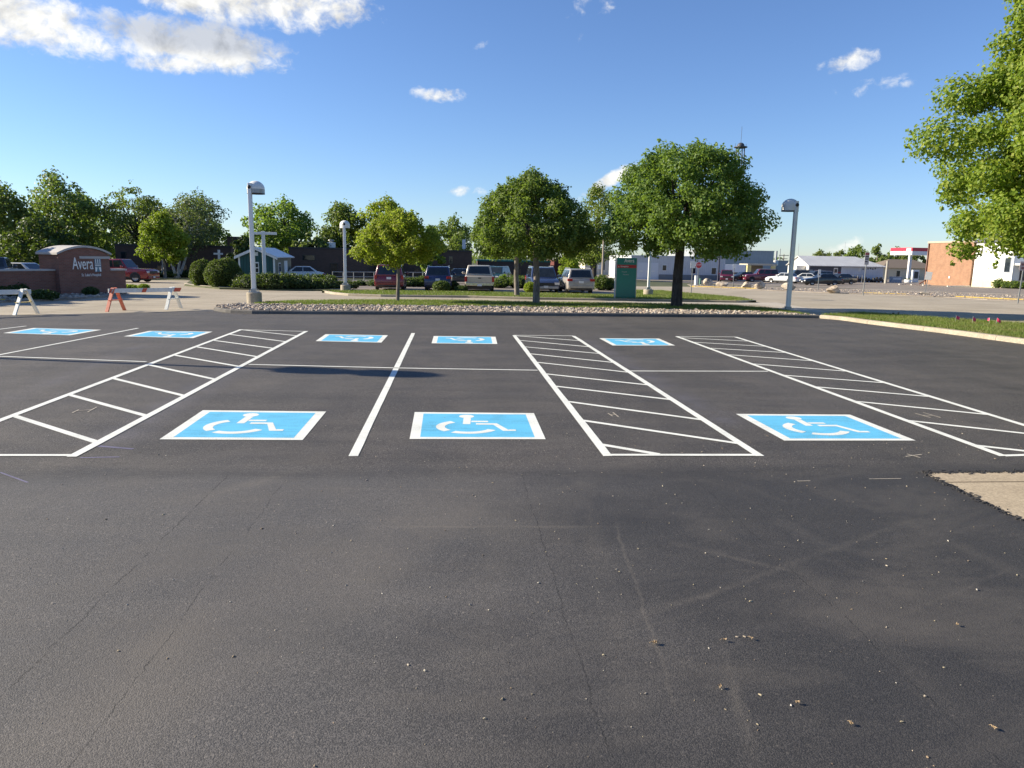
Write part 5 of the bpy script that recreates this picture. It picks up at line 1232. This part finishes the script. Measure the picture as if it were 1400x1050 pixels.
small_sign(1180, 403.5, 'weathered sign with a red heading, on the tall thin post near the yellow kerb', 6.2, 345, 362, rows=((.02, .98, .78, .98, plain('faded_red', (.30, .08, .08), .5)), (.12, .88, .60, .70, dfr), (.12, .88, .42, .50, dfr), (.12, .7, .22, .3, dfr)), mat=plain('weathered', (.42, .40, .40), .6))
small_sign(1264, 403, 'portable sign leaning on a black base plate before the brick wall', 8, 371.5, 382.5, R(5), R(-25), base=True, mat=plain('pale_sign', (.58, .58, .56), .5))
small_sign(1391.5, 414.5, 'pinkish sign on a galvanised post in front of the white house', 11.5, 357.5, 370, R(1.5), R(-8), rows=((.15, .85, .55, .8, plain('sign_brown', (.22, .10, .10), .5)), (.2, .8, .15, .4, MATS['sign_brown'])), mat=plain('pink_sign', (.46, .38, .38), .5))
small_sign(818.5, 394, 'small grey sign on a post beyond the hedge by the silver crossover', 4, 362, 368)
for px, py, wpx, top, m, lab in ((950.2, 390.4, 2.8, 376.8, can_w, 'slim white utility pedestal next to the stop sign post'), (952.6, 390.0, 3.0, 377.2, plain('box_green', (.22, .30, .26), .5), 'pale green utility cabinet beside the white pedestal'), (956.2, 389.0, 2.2, 380.5, plain('box_dark_green', (.10, .19, .15), .5), 'short dark green pedestal nearest the wedge boulder')):
    P = at(px+.8, py, .03); t = thing('utility_box', lab, 'utility box', P); w = wpx/pxm(P); h = hgt(P, top); mb = MB(); mb.box(-w/2, w/2, -.2, .2, 0, h*.93); mb.build('cabinet', m, t, bevel=.02); mb = MB(); mb.box(-w/2-.015, w/2+.015, -.215, .215, h*.932, h); mb.build('lid', m, t, bevel=.02)
pinkm = plain('pink_flag', (.75, .05, .14), .6, var=.1); wire = plain('flag_wire', (.5, .5, .5), .5)
for i, (px, py, lab, s) in enumerate(((1306, 441.5, 'pink marker flag standing apart, nearest the lamp pole', 1), (1329, 442.6, 'crumpled pink flag, the largest in the verge row', 1.25), (1352, 444.0, 'thin pink flag seen almost edge-on in the verge row', .8), (1361.5, 444.4, 'drooping pink flag at the end of the verge row', 1.05))):
    P = at(px, py, .1); t = thing('marker_flag', lab, 'marker flag', P, (0, .3, 1.25, -.5)[i], 'pink marker flags in the grass verge')
    mb = MB(); mb.tube([(0, 0, -.02), (.01, 0, .26)], .004, 5); mb.build('wire', wire, t)
    mb = MB(); q = [(.01+.12*a*s, .03*math.sin(a*5+i)*a, .26-.05*a*(1+i % 2)-.11*s*b) for b in (0, 1) for a in (0, .33, .66, 1)]; mb.add(q, [(0, 1, 5, 4), (1, 2, 6, 5), (2, 3, 7, 6)], smooth=True); mb.build('flag', pinkm, t, fix=False)
for px, py, lab in ((1220.5, 432.2, 'black stub valve poking up behind the grass verge'), (1228, 431.6, 'smaller rusty stub beside the black valve'), (1017, 409.5, 'dark stub valve at the end of the lawn island')):
    P = at(px, py, .08); t = MB(); t.tube([(0, 0, -.05), (0, 0, .11)], .022, 8); t.tube([(-.035, 0, .11), (.035, 0, .125)], .022, 8); o = t.build('valve_stub', dfr if 'rusty' not in lab else plain('rust', (.16, .09, .06), .8)); o.location = P; tag(o, lab, 'valve')
def pole(px, y, top, label, r=.14, bars=(), name='utility_pole', m=None):
    P = atY(px, y); t = thing(name, label, 'utility pole', P); H = hgt(P, top); mb = MB(); mb.tube([(0, 0, -.2), (0, 0, H)], [r, r*.7], 8); mb.build('post', m or wood, t)
    for z, l in bars: mb = MB(); mb.box(-l/2, l/2, -.06, .06, H-z-.1, H-z+.1); mb.build('crossarm', m or wood, t)
wood = plain('pole_wood', (.22, .18, .14), .8, var=.2); grey_p = plain('grey_pole', (.30, .32, .34), .6)
pole(823, 84, 327, 'bare wooden pole beside the silver crossover and green sign', .13, m=plain('pale_wood', (.33, .28, .22), .8))
pole(1059.5, 215, 343, 'thick short grey stack above the white tank', .45, m=grey_p); pole(1064.5, 250, 340, 'thin grey pole next to the short stack', .2, m=grey_p)
pole(1070, 240, 347.5, 'wooden pole with two crossarms between the tank and the white building', .2, ((.4, 3.4), (1.5, 2.6)))
pole(1089, 230, 333, 'hair-thin mast above the gable of the white building', .07, m=grey_p); pole(1152, 240, 331, 'hair-thin mast above the middle of the white roof', .06, m=grey_p)
pole(1210.5, 110, 357, 'stubby grey post at the end of the white metal building', .22, m=plain('concrete_post', (.36, .34, .29), .8))
pole(981.5, 106, 346, 'dark navy post in front of the pale metal building', .16, m=plain('navy_post', (.015, .02, .05), .5))
# rail fence before the hospital
P = atY(455, 70); t = thing('rail_fence', 'grey pipe rail fence running behind the parked cars', 'fence', P); x1 = (atY(640, 76)-P); n = 14
mb = MB(); mb.tube([(0, 0, .95), (x1.x, x1.y, .95)], .035, 6); mb.build('rail', galv, t); mb = MB(); mb.tube([(0, 0, .5), (x1.x, x1.y, .5)], .03, 6); mb.build('rail', galv, t)
for k in range(n+1): mb = MB(); f = k/n; mb.tube([(x1.x*f, x1.y*f, -.1), (x1.x*f, x1.y*f, .98)], .04, 6); mb.build('post', galv, t)
# tall steel tower
P = atY(1001, 225); t = thing('steel_tower', 'dark steel tower with a domed head and aerial above the big tree', 'tower', P); k = pxm(P+V3((0, 0, 28))); zp = hgt(P, 202); dk = plain('tower_dark', (.05, .055, .07), .6)
mb = MB(); mb.lathe([(0, zp-.25), (1.4, zp-.15), (2.0, zp+.05), (2.0, zp+.28), (0, zp+.28)], 16, smooth=False); mb.build('platform', dk, t)
mb = MB(); mb.lathe([(1.1, zp+.28)]+[(1.1*math.cos(a*.26), zp+.5+1.0*math.sin(a*.26)) for a in range(7)], 16); mb.build('dome', dk, t)
for sx, sy in ((-1, -1), (1, -1), (1, 1), (-1, 1)):
    mb = MB(); mb.tube([(sx*1.9, sy*1.9, -.3), (sx*1.25, sy*1.25, zp*.7), (sx*.85, sy*.85, zp-.2)], .17, 6); mb.build('leg', dk, t)
mb = MB()
for j in range(6):
    z0, z1 = zp*(.3+.11*j), zp*(.3+.11*(j+1)); a0, a1 = 1.9-.95*(z0/zp), 1.9-.95*(z1/zp)
    for (p, q) in (((-1, -1), (1, -1)), ((1, -1), (1, 1)), ((1, 1), (-1, 1)), ((-1, 1), (-1, -1))): mb.tube([(p[0]*a0, p[1]*a0, z0), (q[0]*a1, q[1]*a1, z1)], .05, 4)
mb.build('lattice', dk, t)
mb = MB(); mb.tube([(0, 0, zp+1.2), (0, 0, hgt(P, 173))], .05, 6)
for a in (-1.7, 1.65): mb.tube([(a, 0, zp+.28), (a, 0, zp+1.2)], .05, 5)
mb.build('aerial', dk, t)
# ================================================================== trees and shrubs
leafmat('leaf_maple', [(.065, .118, .022), (.095, .16, .03), (.135, .205, .042), (.185, .24, .058)], .44)
leafmat('leaf_bright', [(.17, .225, .016), (.24, .295, .022), (.30, .34, .032), (.36, .37, .045)], .5)
leafmat('leaf_sunny', [(.115, .185, .020), (.165, .24, .028), (.225, .29, .036), (.29, .325, .048)], .46)
leafmat('leaf_lime', [(.15, .225, .014), (.205, .28, .02), (.25, .31, .026)], .40)
leafmat('leaf_olive', [(.09, .13, .03), (.13, .17, .042), (.17, .20, .058)], .35)
leafmat('leaf_grey', [(.08, .10, .042), (.11, .13, .055), (.14, .155, .068)], .3)
leafmat('leaf_willow', [(.12, .165, .028), (.155, .20, .038), (.19, .225, .05)], .38)
leafmat('leaf_dark', [(.018, .042, .010), (.03, .06, .014), (.045, .08, .018)], .2)
leafmat('leaf_bush', [(.050, .082, .014), (.075, .11, .02), (.10, .13, .026)], .25)
leafmat('leaf_juniper', [(.030, .058, .016), (.048, .08, .022), (.07, .10, .028)], .2)
def barkmat(name, c):
    s = NT(name); p = s.pos((1, 1, .25), obj=True); n = s.noise(p, 14, 5, .65); n2 = s.noise(s.pos(obj=True), 2.5, 3)
    col = s.ramp(n, [(.32, tuple(x*.45 for x in c)), (.55, c), (.75, tuple(min(1, x*1.35) for x in c))]); col = s.mix(.3, col, s.ramp(n2, [(.3, .5), (.7, 1.2)]), 'MULTIPLY')
    MATS[name] = s.done(s.bsdf(col, .9, 0, .2, s.bump(n, .7, .03)))
barkmat('bark_dark', (.075, .062, .055)); barkmat('bark_grey', (.22, .19, .165)); barkmat('bark_birch', (.50, .47, .43))
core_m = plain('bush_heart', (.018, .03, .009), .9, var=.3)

def leaves_mesh(C, Rd, n_each, leaf, rg, out=.55, flat=1., shell=.35):
    """leaf blades round clump centres C (k,3) with radii Rd (k,)"""
    k = len(C); idx = np.repeat(np.arange(k), n_each); n = len(idx)
    d = rg.normal(0, 1, (n, 3)); d /= np.linalg.norm(d, axis=1, keepdims=True)
    rr = (shell+(1-shell)*rg.random(n)**.55)*(1+rg.normal(0, .10, n))
    off = d*rr[:, None]*Rd[idx][:, None]*np.array([1, 1, flat])
    P = C[idx]+off
    nrm = d*out*1.5+rg.normal(0, .45, (n, 3))+np.array([0, 0, .35]); nrm /= np.linalg.norm(nrm, axis=1, keepdims=True)
    t = rg.normal(0, 1, (n, 3))+np.array([0, 0, -.5]); t -= nrm*(t*nrm).sum(1, keepdims=True); t /= np.linalg.norm(t, axis=1, keepdims=True)
    b = np.cross(nrm, t); L = leaf*rg.uniform(.65, 1.25, n)[:, None]; w = L*rg.uniform(.36, .52, n)[:, None]
    fold = nrm*(L*.10)
    V = np.stack([P-t*L*.5, P+b*w+fold, P+t*L*.5-fold*.6, P-b*w+fold], 1)
    return V.reshape(-1, 3)
def quads(n): return np.arange(n).reshape(-1, 4)
def profile(kind, t):
    if kind == 'round': return np.sin(np.pi*np.clip(t, 0, 1)**.85)**.62
    if kind == 'low': return np.sin(np.pi*np.clip(t, 0, 1)**.62)**.65        # widest near the base
    if kind == 'umbrella': return np.where(t < .2, .80+.20*np.sin(np.pi/2*t/.2), np.sqrt(np.clip(1-((t-.2)/.82)**2, 0, 1)))
    if kind == 'domed': return np.where(t < .2, .80+.20*np.sin(np.pi/2*t/.2), np.clip(1-np.abs((t-.2)/.82)**1.9, 0, 1)**.8)
    if kind == 'spire': return np.where(t < .2, .82+.18*np.sin(np.pi/2*t/.2), np.clip(1-np.abs((t-.2)/.86)**1.35, 0, 1))
    if kind == 'oval': return np.sin(np.pi*np.clip(t, 0, 1))**.75
    if kind == 'cone': return np.clip(1-t, 0, 1)**.8*.98+.02
    if kind == 'vase': return np.sin(np.pi*np.clip(t, 0, 1)**1.35)**.7
def tree(label, px, py, top, cl, crr, cbot, style, n_leaf, leaf, seed, Y=None, prof='round', bark='bark_dark', clumps=70, trunk_r=None, stems=1, cat='tree', name='tree', flat=.85, crad=.25, group='leafy trees round the car park', sparse=1., limbs=14, lean=0., stem_spread=.35, base_off=0., thin=None, dome=False, rough=.08):
    rg = np.random.default_rng(seed); rd = random.Random(seed)
    P = (atY(px, Y) if Y else at(px, py, base_off))
    k = pxm(P); H = hgt(P, top); zb = max(.3, hgt(P, cbot)); hc = H-zb; rx = (crr-cl)/2/k; cx = ((crr+cl)/2-px)/k
    t = thing(name, label, cat, P, 0, group)
    tr = trunk_r or .028*H
    # clumps
    M_ = clumps; tt = rg.random(M_*3); keep = rg.random(M_*3) < np.clip(profile(prof, tt)**1.2+.08, 0, 1); tt = tt[keep][:M_]
    cr0 = crad*min(rx, hc/2)
    ph = rg.uniform(0, 6.283, len(tt)); ro = rg.random(len(tt))**.42
    env = profile(prof, tt)*(1+.10*np.sin(ph*3+seed)+.08*np.sin(ph*5+2*seed))
    if dome:
        # cover the outline evenly: golden-angle shell, the rest loosely inside
        m = int(len(tt)*.55); q = (np.arange(m)+.5)/m; tt[:m] = np.clip(1-(1-q)**.85+rg.normal(0, .03, m), .0, 1); ph[:m] = np.arange(m)*2.39996+rg.normal(0, .25, m); ro[:m] = rg.uniform(.86, 1.03, m)
        env = profile(prof, tt)*(1+rough*(.6*np.sin(ph*3+seed+tt*4)+.5*np.sin(ph*5+2*seed-tt*7))+rg.normal(0, rough*.5, len(tt)))
    rad = np.maximum(rx*env-cr0*.5, .05)*ro
    C = np.stack([cx+rad*np.cos(ph), rad*np.sin(ph), zb+cr0*.6+(hc-cr0*1.3)*tt], 1)
    Rd = cr0*rg.uniform(.6, 1.45, len(C))
    wt = Rd**2*(np.where(C[:, 0] > thin, .3, 1.) if thin is not None else 1.)
    each = np.maximum(3, n_leaf*wt/wt.sum()).astype(int)
    V = leaves_mesh(C, Rd, each, leaf, rg, flat=flat)
    # stray outer sprigs
    ns = int(n_leaf*.03); i = rg.integers(0, len(C), ns); d = C[i]-np.array([cx, 0, zb+hc*.45]); d /= np.maximum(np.linalg.norm(d, axis=1, keepdims=True), 1e-3)
    V2 = leaves_mesh(C[i]+d*(Rd[i]*rg.uniform(.8, 1.12, ns))[:, None], np.full(ns, leaf*.8), np.ones(ns, int), leaf, rg)
    V = np.concatenate([V, V2])
    mesh_np('crown', V, quads(len(V)), MATS[style], parent=t)
    # trunk and limbs
    mb = MB(); fork = zb+hc*.12
    tops = []
    for s_ in range(stems):
        a = 2*math.pi*s_/max(1, stems)+seed; sp = stem_spread*H*.25 if stems > 1 else 0
        b0 = V3((.12*math.cos(a)*(stems > 1), .12*math.sin(a)*(stems > 1), -.1)); f = V3((cx*.25+sp*math.cos(a)+lean, sp*math.sin(a)*.6, fork))
        mid = b0.lerp(f, .5)+V3((rd.gauss(0, .03)*H*.2, rd.gauss(0, .03)*H*.2, 0)); r_ = tr/(stems**.5)
        mb.tube([b0, b0.lerp(mid, .12)+V3((0, 0, .04)), mid, f], [r_*1.45, r_*1.08, r_*.9, r_*.78], 9); tops.append((f, r_*.78))
        lead = V3((cx*.8+f.x*.4, f.y*.5, zb+hc*.8)); mb.tube([f, f.lerp(lead, .5)+V3((rd.gauss(0, .1), rd.gauss(0, .1), 0)), lead], [r_*.7, r_*.42, r_*.1], 7)
    order = np.argsort(-ro*rg.random(len(C)))[:limbs]
    for j in order:
        f, r_ = tops[rd.randrange(len(tops))]; c = V3(C[j]); s0 = f+V3((0, 0, rd.uniform(-.05, .30)*hc*.5)); m = s0.lerp(c, .5)+V3((0, 0, .08*hc))+V3((rd.gauss(0, .05)*rx, rd.gauss(0, .05)*rx, 0))
        mb.tube([s0, s0.lerp(m, .5)+V3((0, 0, .02*hc)), m, c], [r_*.55, r_*.42, r_*.28, r_*.06], 6, caps=False)
        for q in range(2):
            e = m.lerp(c, .3+.3*q)+V3((rd.gauss(0, .07)*rx, rd.gauss(0, .07)*rx, rd.uniform(-.02, .05)*hc)); mb.tube([m.lerp(c, .2*q), e], [r_*.18, r_*.04], 5, caps=False)
    mb.build('trunk', MATS[bark], t, fix=False)
    return t
# the three on the grass, the slim one, and the big one at the edge
tree('largest round-crowned maple with a dark forked trunk, beside the green sign', 925, 419, 193, 824, 1034, 349, 'leaf_maple', 54000, .125, 5, dome=True, rough=.10, prof='umbrella', clumps=220, trunk_r=.25, limbs=28, crad=.205, base_off=.1)
tree('round pear-shaped tree on the grass strip in front of the navy car', 733, 414.5, 236, 640, 806, 352, 'leaf_maple', 42000, .115, 14, dome=True, prof='domed', clumps=210, trunk_r=.16, bark='bark_grey', limbs=18, crad=.2, base_off=.1)
tree('smaller tree merging with the round tree, its trunk beside the pickup', 707, 404.5, 290, 660, 740, 357, 'leaf_maple', 8000, .13, 12, prof='umbrella', clumps=60, trunk_r=.15, bark='bark_grey', base_off=.1)
tree('slim young tree with a pale straight trunk in front of the red minivan', 543.5, 411.8, 285, 494, 602, 365, 'leaf_bright', 18000, .11, 21, dome=True, rough=.12, prof='low', clumps=95, trunk_r=.085, bark='bark_grey', limbs=14, crad=.23, base_off=.1)
tree('tall leafy maple leaning in at the edge of view, sunlit yellow green', 1525, 436, -470, 1294, 1790, 366, 'leaf_sunny', 165000, .15, 33, dome=True, rough=.19, flat=.66, Y=24.5, prof='spire', clumps=390, trunk_r=.30, limbs=60, crad=.15, thin=-1.2)
# behind: from the brick sign round to the fuel canopy
B = 'background trees behind the hospital'
def bt(label, px, Y, top, cl, cr_, cb, style, n, leaf, seed, **kw): return tree(label, px, None, top, cl, cr_, cb, style, n, leaf, seed, Y=Y, group=B, **kw)
bt('dark spreading tree behind the low brick wall, lowest boughs near the pale cars', 8, 78, 250, -50, 70, 375, 'leaf_olive', 6500, .34, 41, prof='low', clumps=75)
bt('tallest tree behind the brick sign, with a feathery pale top', 84, 84, 233, 28, 142, 366, 'leaf_olive', 8000, .33, 42, prof='round', clumps=85)
bt('dark low tree filling the gap behind the arched cap of the sign', 55, 72, 292, 5, 112, 378, 'leaf_dark', 6000, .3, 43, prof='low', clumps=65)
bt('dark green tree between the brick sign and the red pickup', 122, 92, 268, 95, 156, 378, 'leaf_maple', 4500, .33, 44, prof='round', clumps=55)
bt('airy honey locust with feathery layers and a dark trunk beyond the red pickup', 194, 86, 251, 138, 236, 346, 'leaf_olive', 4600, .24, 45, prof='vase', clumps=85, flat=.45, limbs=26, trunk_r=.26, crad=.2)
bt('small lime green maple lit by the sun in front of the dark hospital wing', 226, 74, 288, 192, 258, 362, 'leaf_lime', 6500, .24, 46, prof='low', clumps=70, bark='bark_grey', trunk_r=.15, crad=.24)
bt('grey-green birch with pale forked stems beside the round bushes', 243, 79, 262, 218, 300, 352, 'leaf_grey', 3800, .22, 47, prof='oval', clumps=70, bark='bark_birch', stems=3, trunk_r=.24, limbs=26, stem_spread=.55)
bt('taller thin-leaved birch whose sparse top stands against the sky', 270, 84, 258, 240, 311, 350, 'leaf_grey', 4200, .22, 48, prof='vase', clumps=80, bark='bark_birch', stems=2, trunk_r=.24, limbs=30)
bt('pale birch trunk tree nearest the lime green maple', 222, 80, 284, 205, 262, 350, 'leaf_grey', 2000, .22, 49, prof='oval', clumps=40, bark='bark_birch', trunk_r=.14)
bt('dark evergreen close behind the green shed', 335, 76, 318, 312, 356, 378, 'leaf_dark', 3500, .26, 50, prof='low', clumps=45)
bt('big leafy tree rising behind the green shed roof', 392, 98, 270, 336, 444, 352, 'leaf_maple', 7000, .36, 51, prof='round', clumps=80)
bt('lower bush-like tree beside the shed roof behind the white car', 428, 92, 318, 398, 450, 350, 'leaf_olive', 2600, .32, 52, prof='low', clumps=40)
bt('bright tree directly behind the slim lamp post', 470, 104, 269, 436, 508, 352, 'leaf_olive', 5500, .36, 53, prof='round', clumps=65)
bt('tall bright crown just behind the slim young tree', 528, 100, 268, 480, 578, 356, 'leaf_bright', 7000, .34, 54, prof='round', clumps=75)
bt('dark narrow spire of a conifer peeking above the slim young tree', 536, 118, 262, 522, 552, 352, 'leaf_dark', 2400, .3, 55, prof='cone', clumps=50, name='conifer')
bt('dark green tree standing between the minivan and the navy crossover', 590, 90, 308, 566, 610, 372, 'leaf_maple', 3800, .3, 56, prof='low', clumps=50)
bt('distant rounded tree above the brown roof beside the blank sign panel', 616, 130, 294, 578, 652, 356, 'leaf_olive', 4500, .42, 57, prof='round', clumps=55)
bt('pale willow-like tree between the two round-crowned trees', 812, 100, 250, 772, 858, 368, 'leaf_willow', 9000, .27, 58, prof='low', clumps=110, crad=.2)
bt('low yellow-green bush tree behind the silver crossover', 776, 92, 338, 760, 802, 379, 'leaf_lime', 2600, .26, 59, prof='low', clumps=40)
for i, (px, Y, top, cl, cr_, lab) in enumerate(((1122, 190, 339, 1104, 1142, 'small distant tree over the gable end of the white metal building'), (1146, 195, 341, 1130, 1164, 'low distant tree above the middle of the white roof'), (1172, 190, 333, 1150, 1192, 'taller distant tree above the hip end of the white roof'),
                                             (1196, 180, 331, 1180, 1216, 'tallest distant tree of the skyline, next to the fuel canopy'), (1220, 185, 338, 1204, 1240, 'distant tree showing above and under the fuel canopy roof'), (1250, 190, 346, 1230, 1272, 'distant dark tree seen beneath the fuel canopy'))):
    bt(lab, px, Y, top, cl, cr_, 374, 'leaf_olive' if i % 2 else 'leaf_willow', 2600, .5, 70+i, prof='low', clumps=40, bark='bark_grey')
bt('broad dark tree filling the skyline behind the red pickup', 150, 104, 262, 108, 190, 376, 'leaf_olive', 5200, .36, 90, prof='low', clumps=65)
bt('hazy tree far behind the honey locust', 212, 125, 268, 168, 262, 372, 'leaf_grey', 4200, .42, 91, prof='low', clumps=60)
bt('low dark tree between the birches and the small cross', 296, 112, 300, 262, 330, 374, 'leaf_maple', 3600, .4, 92, prof='low', clumps=50)
bt('leafy tree at the edge of view behind the dark blue truck', -40, 84, 240, -110, 30, 372, 'leaf_maple', 5000, .34, 93, prof='low', clumps=60)
# out of view to the west: they shade the sign and the driveway
bt('broad tree beyond the west end of the sign, shading the driveway', -190, 38, 215, -300, -90, 345, 'leaf_maple', 7000, .34, 81, clumps=70)
bt('shade tree west of the car park, behind the white barricade', -330, 33, 200, -450, -220, 345, 'leaf_maple', 7000, .34, 82, clumps=70)
bt('shade tree north-west of the brick sign', -110, 52, 235, -190, -30, 352, 'leaf_maple', 6000, .34, 83, clumps=60)

def bush(label, px, py, wpx, top, style='leaf_bush', n=2600, leaf=.07, seed=1, name='round_bush', depth=None, clip=True, group='shrubs and clipped bushes', Y=None, cat='bush', off=.05):
    rg = np.random.default_rng(seed); P = atY(px, Y) if Y else at(px, py, off); k = pxm(P); h = hgt(P, top); rx = wpx/2/k; ry = depth or rx
    t = thing(name, label, cat, P, 0, group)
    V, F = ico(3); J = V*(1+.10*np.sin(V[:, :1]*5+seed)*np.cos(V[:, 1:2]*6+V[:, 2:]*4))
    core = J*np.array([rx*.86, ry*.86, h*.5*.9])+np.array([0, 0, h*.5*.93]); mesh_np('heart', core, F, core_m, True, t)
    d = rg.normal(0, 1, (n, 3)); d /= np.linalg.norm(d, axis=1, keepdims=True)
    rr = (rg.normal(.965, .035, n) if clip else rg.normal(.98, .10, n))*(1+.07*np.sin(d[:, 0]*5+seed)*np.cos(d[:, 1]*6+d[:, 2]*4))
    C = d*rr[:, None]*np.array([rx, ry, h*.52])+np.array([0, 0, h*.48])
    L = leaves_mesh(C, np.full(n, leaf*.7), np.full(n, 3), leaf, rg, out=.9)
    mesh_np('foliage', L, quads(len(L)), MATS[style], parent=t); return t
bush('clipped round bush, the taller dome nearer the green shed', 307, 391.5, 48, 353.5, n=5200, leaf=.075, seed=3, Y=51)
bush('clipped round bush, partly behind the taller dome', 278, 389.5, 33, 355, n=3600, leaf=.075, seed=4, Y=53)
bush('small reddish-green shrub tucked beside the taller clipped dome', 329, 393, 16, 374, 'leaf_grey', 700, .08, 5, Y=50, clip=False)
def hedge(label, pts, n, style, leaf, seed, w=.55, name='hedge', tall=.75, rag=.12, cat='hedge', Ys=None):
    """row of merged mounds along ground points pts (with heights)"""
    rg = np.random.default_rng(seed); c0 = pts[0][0].copy(); t = thing(name, label, cat, c0, 0, 'hedges and low junipers')
    Cs, Rs, hs = [], [], []
    for (a, ha), (b, hb) in zip(pts[:-1], pts[1:]):
        L = (b-a).length; m = max(1, int(L/.42))
        for i in range(m):
            f = (i+rg.random())/m; q = a.lerp(b, f)-c0; Cs.append((q.x+rg.normal(0, w*.25), q.y+rg.normal(0, w*.45), Z((a.lerp(b, f)).y)-c0.z)); hs.append((ha+(hb-ha)*f)*rg.uniform(.78, 1.08)); Rs.append(w*rg.uniform(.8, 1.25))
    V0, F0 = ico(2); VV, FF = [], []
    for i, (c, h, r) in enumerate(zip(Cs, hs, Rs)): VV.append(V0*np.array([r*.85, r*.85, h*.46])+np.array(c)+np.array([0, 0, h*.46])); FF.append(F0+i*len(V0))
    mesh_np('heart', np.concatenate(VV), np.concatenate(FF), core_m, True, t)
    i = rg.integers(0, len(Cs), n); d = rg.normal(0, 1, (n, 3)); d[:, 2] = np.abs(d[:, 2])-.35; d /= np.linalg.norm(d, axis=1, keepdims=True)
    Ca = np.array(Cs)[i]; ha = np.array(hs)[i]; ra = np.array(Rs)[i]; rr = 1+rg.normal(0, rag, n)
    C = Ca+d*np.stack([ra, ra, ha*.55], 1)*rr[:, None]; C[:, 2] += ha*.45
    L = leaves_mesh(C, np.full(n, leaf*.7), np.full(n, 3), leaf, rg, out=.7)
    mesh_np('foliage', L, quads(len(L)), MATS[style], parent=t); return t
def H_(px, Y, top): p = atY(px, Y); return (p, hgt(p, top))
hedge('long bank of low dark junipers in front of the green shed', [H_(322, 49.5, 379), (H_(360, 49, 376)), (H_(400, 49, 376)), (H_(440, 50, 378)), (H_(470, 51, 382))], 5200, 'leaf_juniper', .13, 11, .75, 'juniper_hedge')
hedge('second row of dark junipers along the wall of the shed', [H_(330, 54, 375.5), H_(450, 55, 377)], 2600, 'leaf_juniper', .13, 12, .8, 'juniper_hedge')
hedge('dark hedge stub between the lamp post and the red minivan', [H_(490, 60, 384), H_(511, 60, 384)], 900, 'leaf_juniper', .12, 13, .6)
hedge('dark clipped hedge between the red minivan and the navy crossover', [H_(553, 60, 381), H_(586, 60, 379)], 1300, 'leaf_bush', .12, 14, .65)
hedge('dark hedge behind the two tree trunks, beside the tan pickup', [H_(672, 60, 380), H_(700, 60, 378), H_(736, 60, 379)], 2300, 'leaf_bush', .12, 15, .65)
hedge('short hedge seen between the navy car and the silver crossover', [H_(760, 61, 380), H_(775, 61, 380)], 700, 'leaf_bush', .12, 16, .6)
hedge('dark hedge ending at the green sign', [H_(815, 58, 379), H_(842, 57, 379)], 1300, 'leaf_bush', .12, 17, .65)
bush('round shrub in front of the navy crossover, the largest of three', 603.5, 401.5, 23, 384, 'leaf_bush', 1500, .08, 21, Y=49.5)
bush('shrub partly behind the largest round shrub, touching the navy crossover', 620, 399.5, 15, 384.5, 'leaf_juniper', 800, .08, 22, Y=52)
bush('small low shrub beside the rear wheel of the pickup', 630.5, 401.5, 16, 391, 'leaf_juniper', 800, .08, 23, Y=49.5, clip=False)
bush('bright round shrub between two tree trunks by the navy car', 725, 401.5, 17, 386, 'leaf_bright', 1000, .08, 24, Y=50)
bush('pale yellow-green shrub over the hedge by the teal car', 688, 392, 14, 376, 'leaf_lime', 500, .09, 25, Y=62, clip=False)
hedge('sprawling dark juniper at the foot of the low brick wall', [H_(-30, 36, 385), H_(8, 36, 386), H_(35, 35.5, 393)], 2600, 'leaf_dark', .1, 26, .55, 'juniper_hedge')
hedge('low dark juniper mat spreading to the corner of the brick sign', [H_(28, 33.6, 398), H_(62, 33.3, 396.5), H_(76, 33.6, 401)], 1700, 'leaf_dark', .09, 27, .4, 'juniper_hedge')
bush('small dark bush against the face of the brick sign', 124, 404, 18, 393, 'leaf_dark', 700, .06, 28, clip=False, off=.08)
hedge('sunlit yellow-green shrub row by the red pickup', [H_(166, 46, 388), H_(186, 46, 388.5)], 900, 'leaf_lime', .09, 29, .5)
bush('small sunlit shrub ending the yellow-green row', 197, 398, 13, 389, 'leaf_lime', 500, .08, 30, Y=45, clip=False)
hedge('green hedge in front of the porch of the white house', [(V3((X1-1.2, y1+1.2, Z(y1))), 1.15), (V3((X1-.6, y1-1.2, Z(y1))), .9), (V3((X1+1.6, y1-2.8, Z(y1))), .8)], 1400, 'leaf_maple', .16, 31, .5)
hedge('dark undergrowth along the hospital wall behind the birches', [H_(196, 80, 372), H_(250, 80, 371), H_(312, 80, 372)], 1600, 'leaf_juniper', .2, 32, .7, 'undergrowth')

# far-off wood along the horizon
def far_wood():
    rg = np.random.default_rng(99); n = 420; a = rg.uniform(-1.05, 1.1, n); d = rg.uniform(300, 430, n)
    X, Y = d*np.sin(a), d*np.cos(a); h = rg.uniform(3.5, 8.5, n)*np.where(a > .32, .62, 1.)
    C = np.stack([X, Y, np.array([Z(y) for y in Y])+h*.5], 1); L = leaves_mesh(C, h*.62, np.full(n, 46), 1.5, rg, shell=.1)
    tag(mesh_np('far_woodland', L, quads(len(L)), MATS['leaf_olive']), 'distant band of woodland along the horizon', 'woodland', kind='stuff')
far_wood()
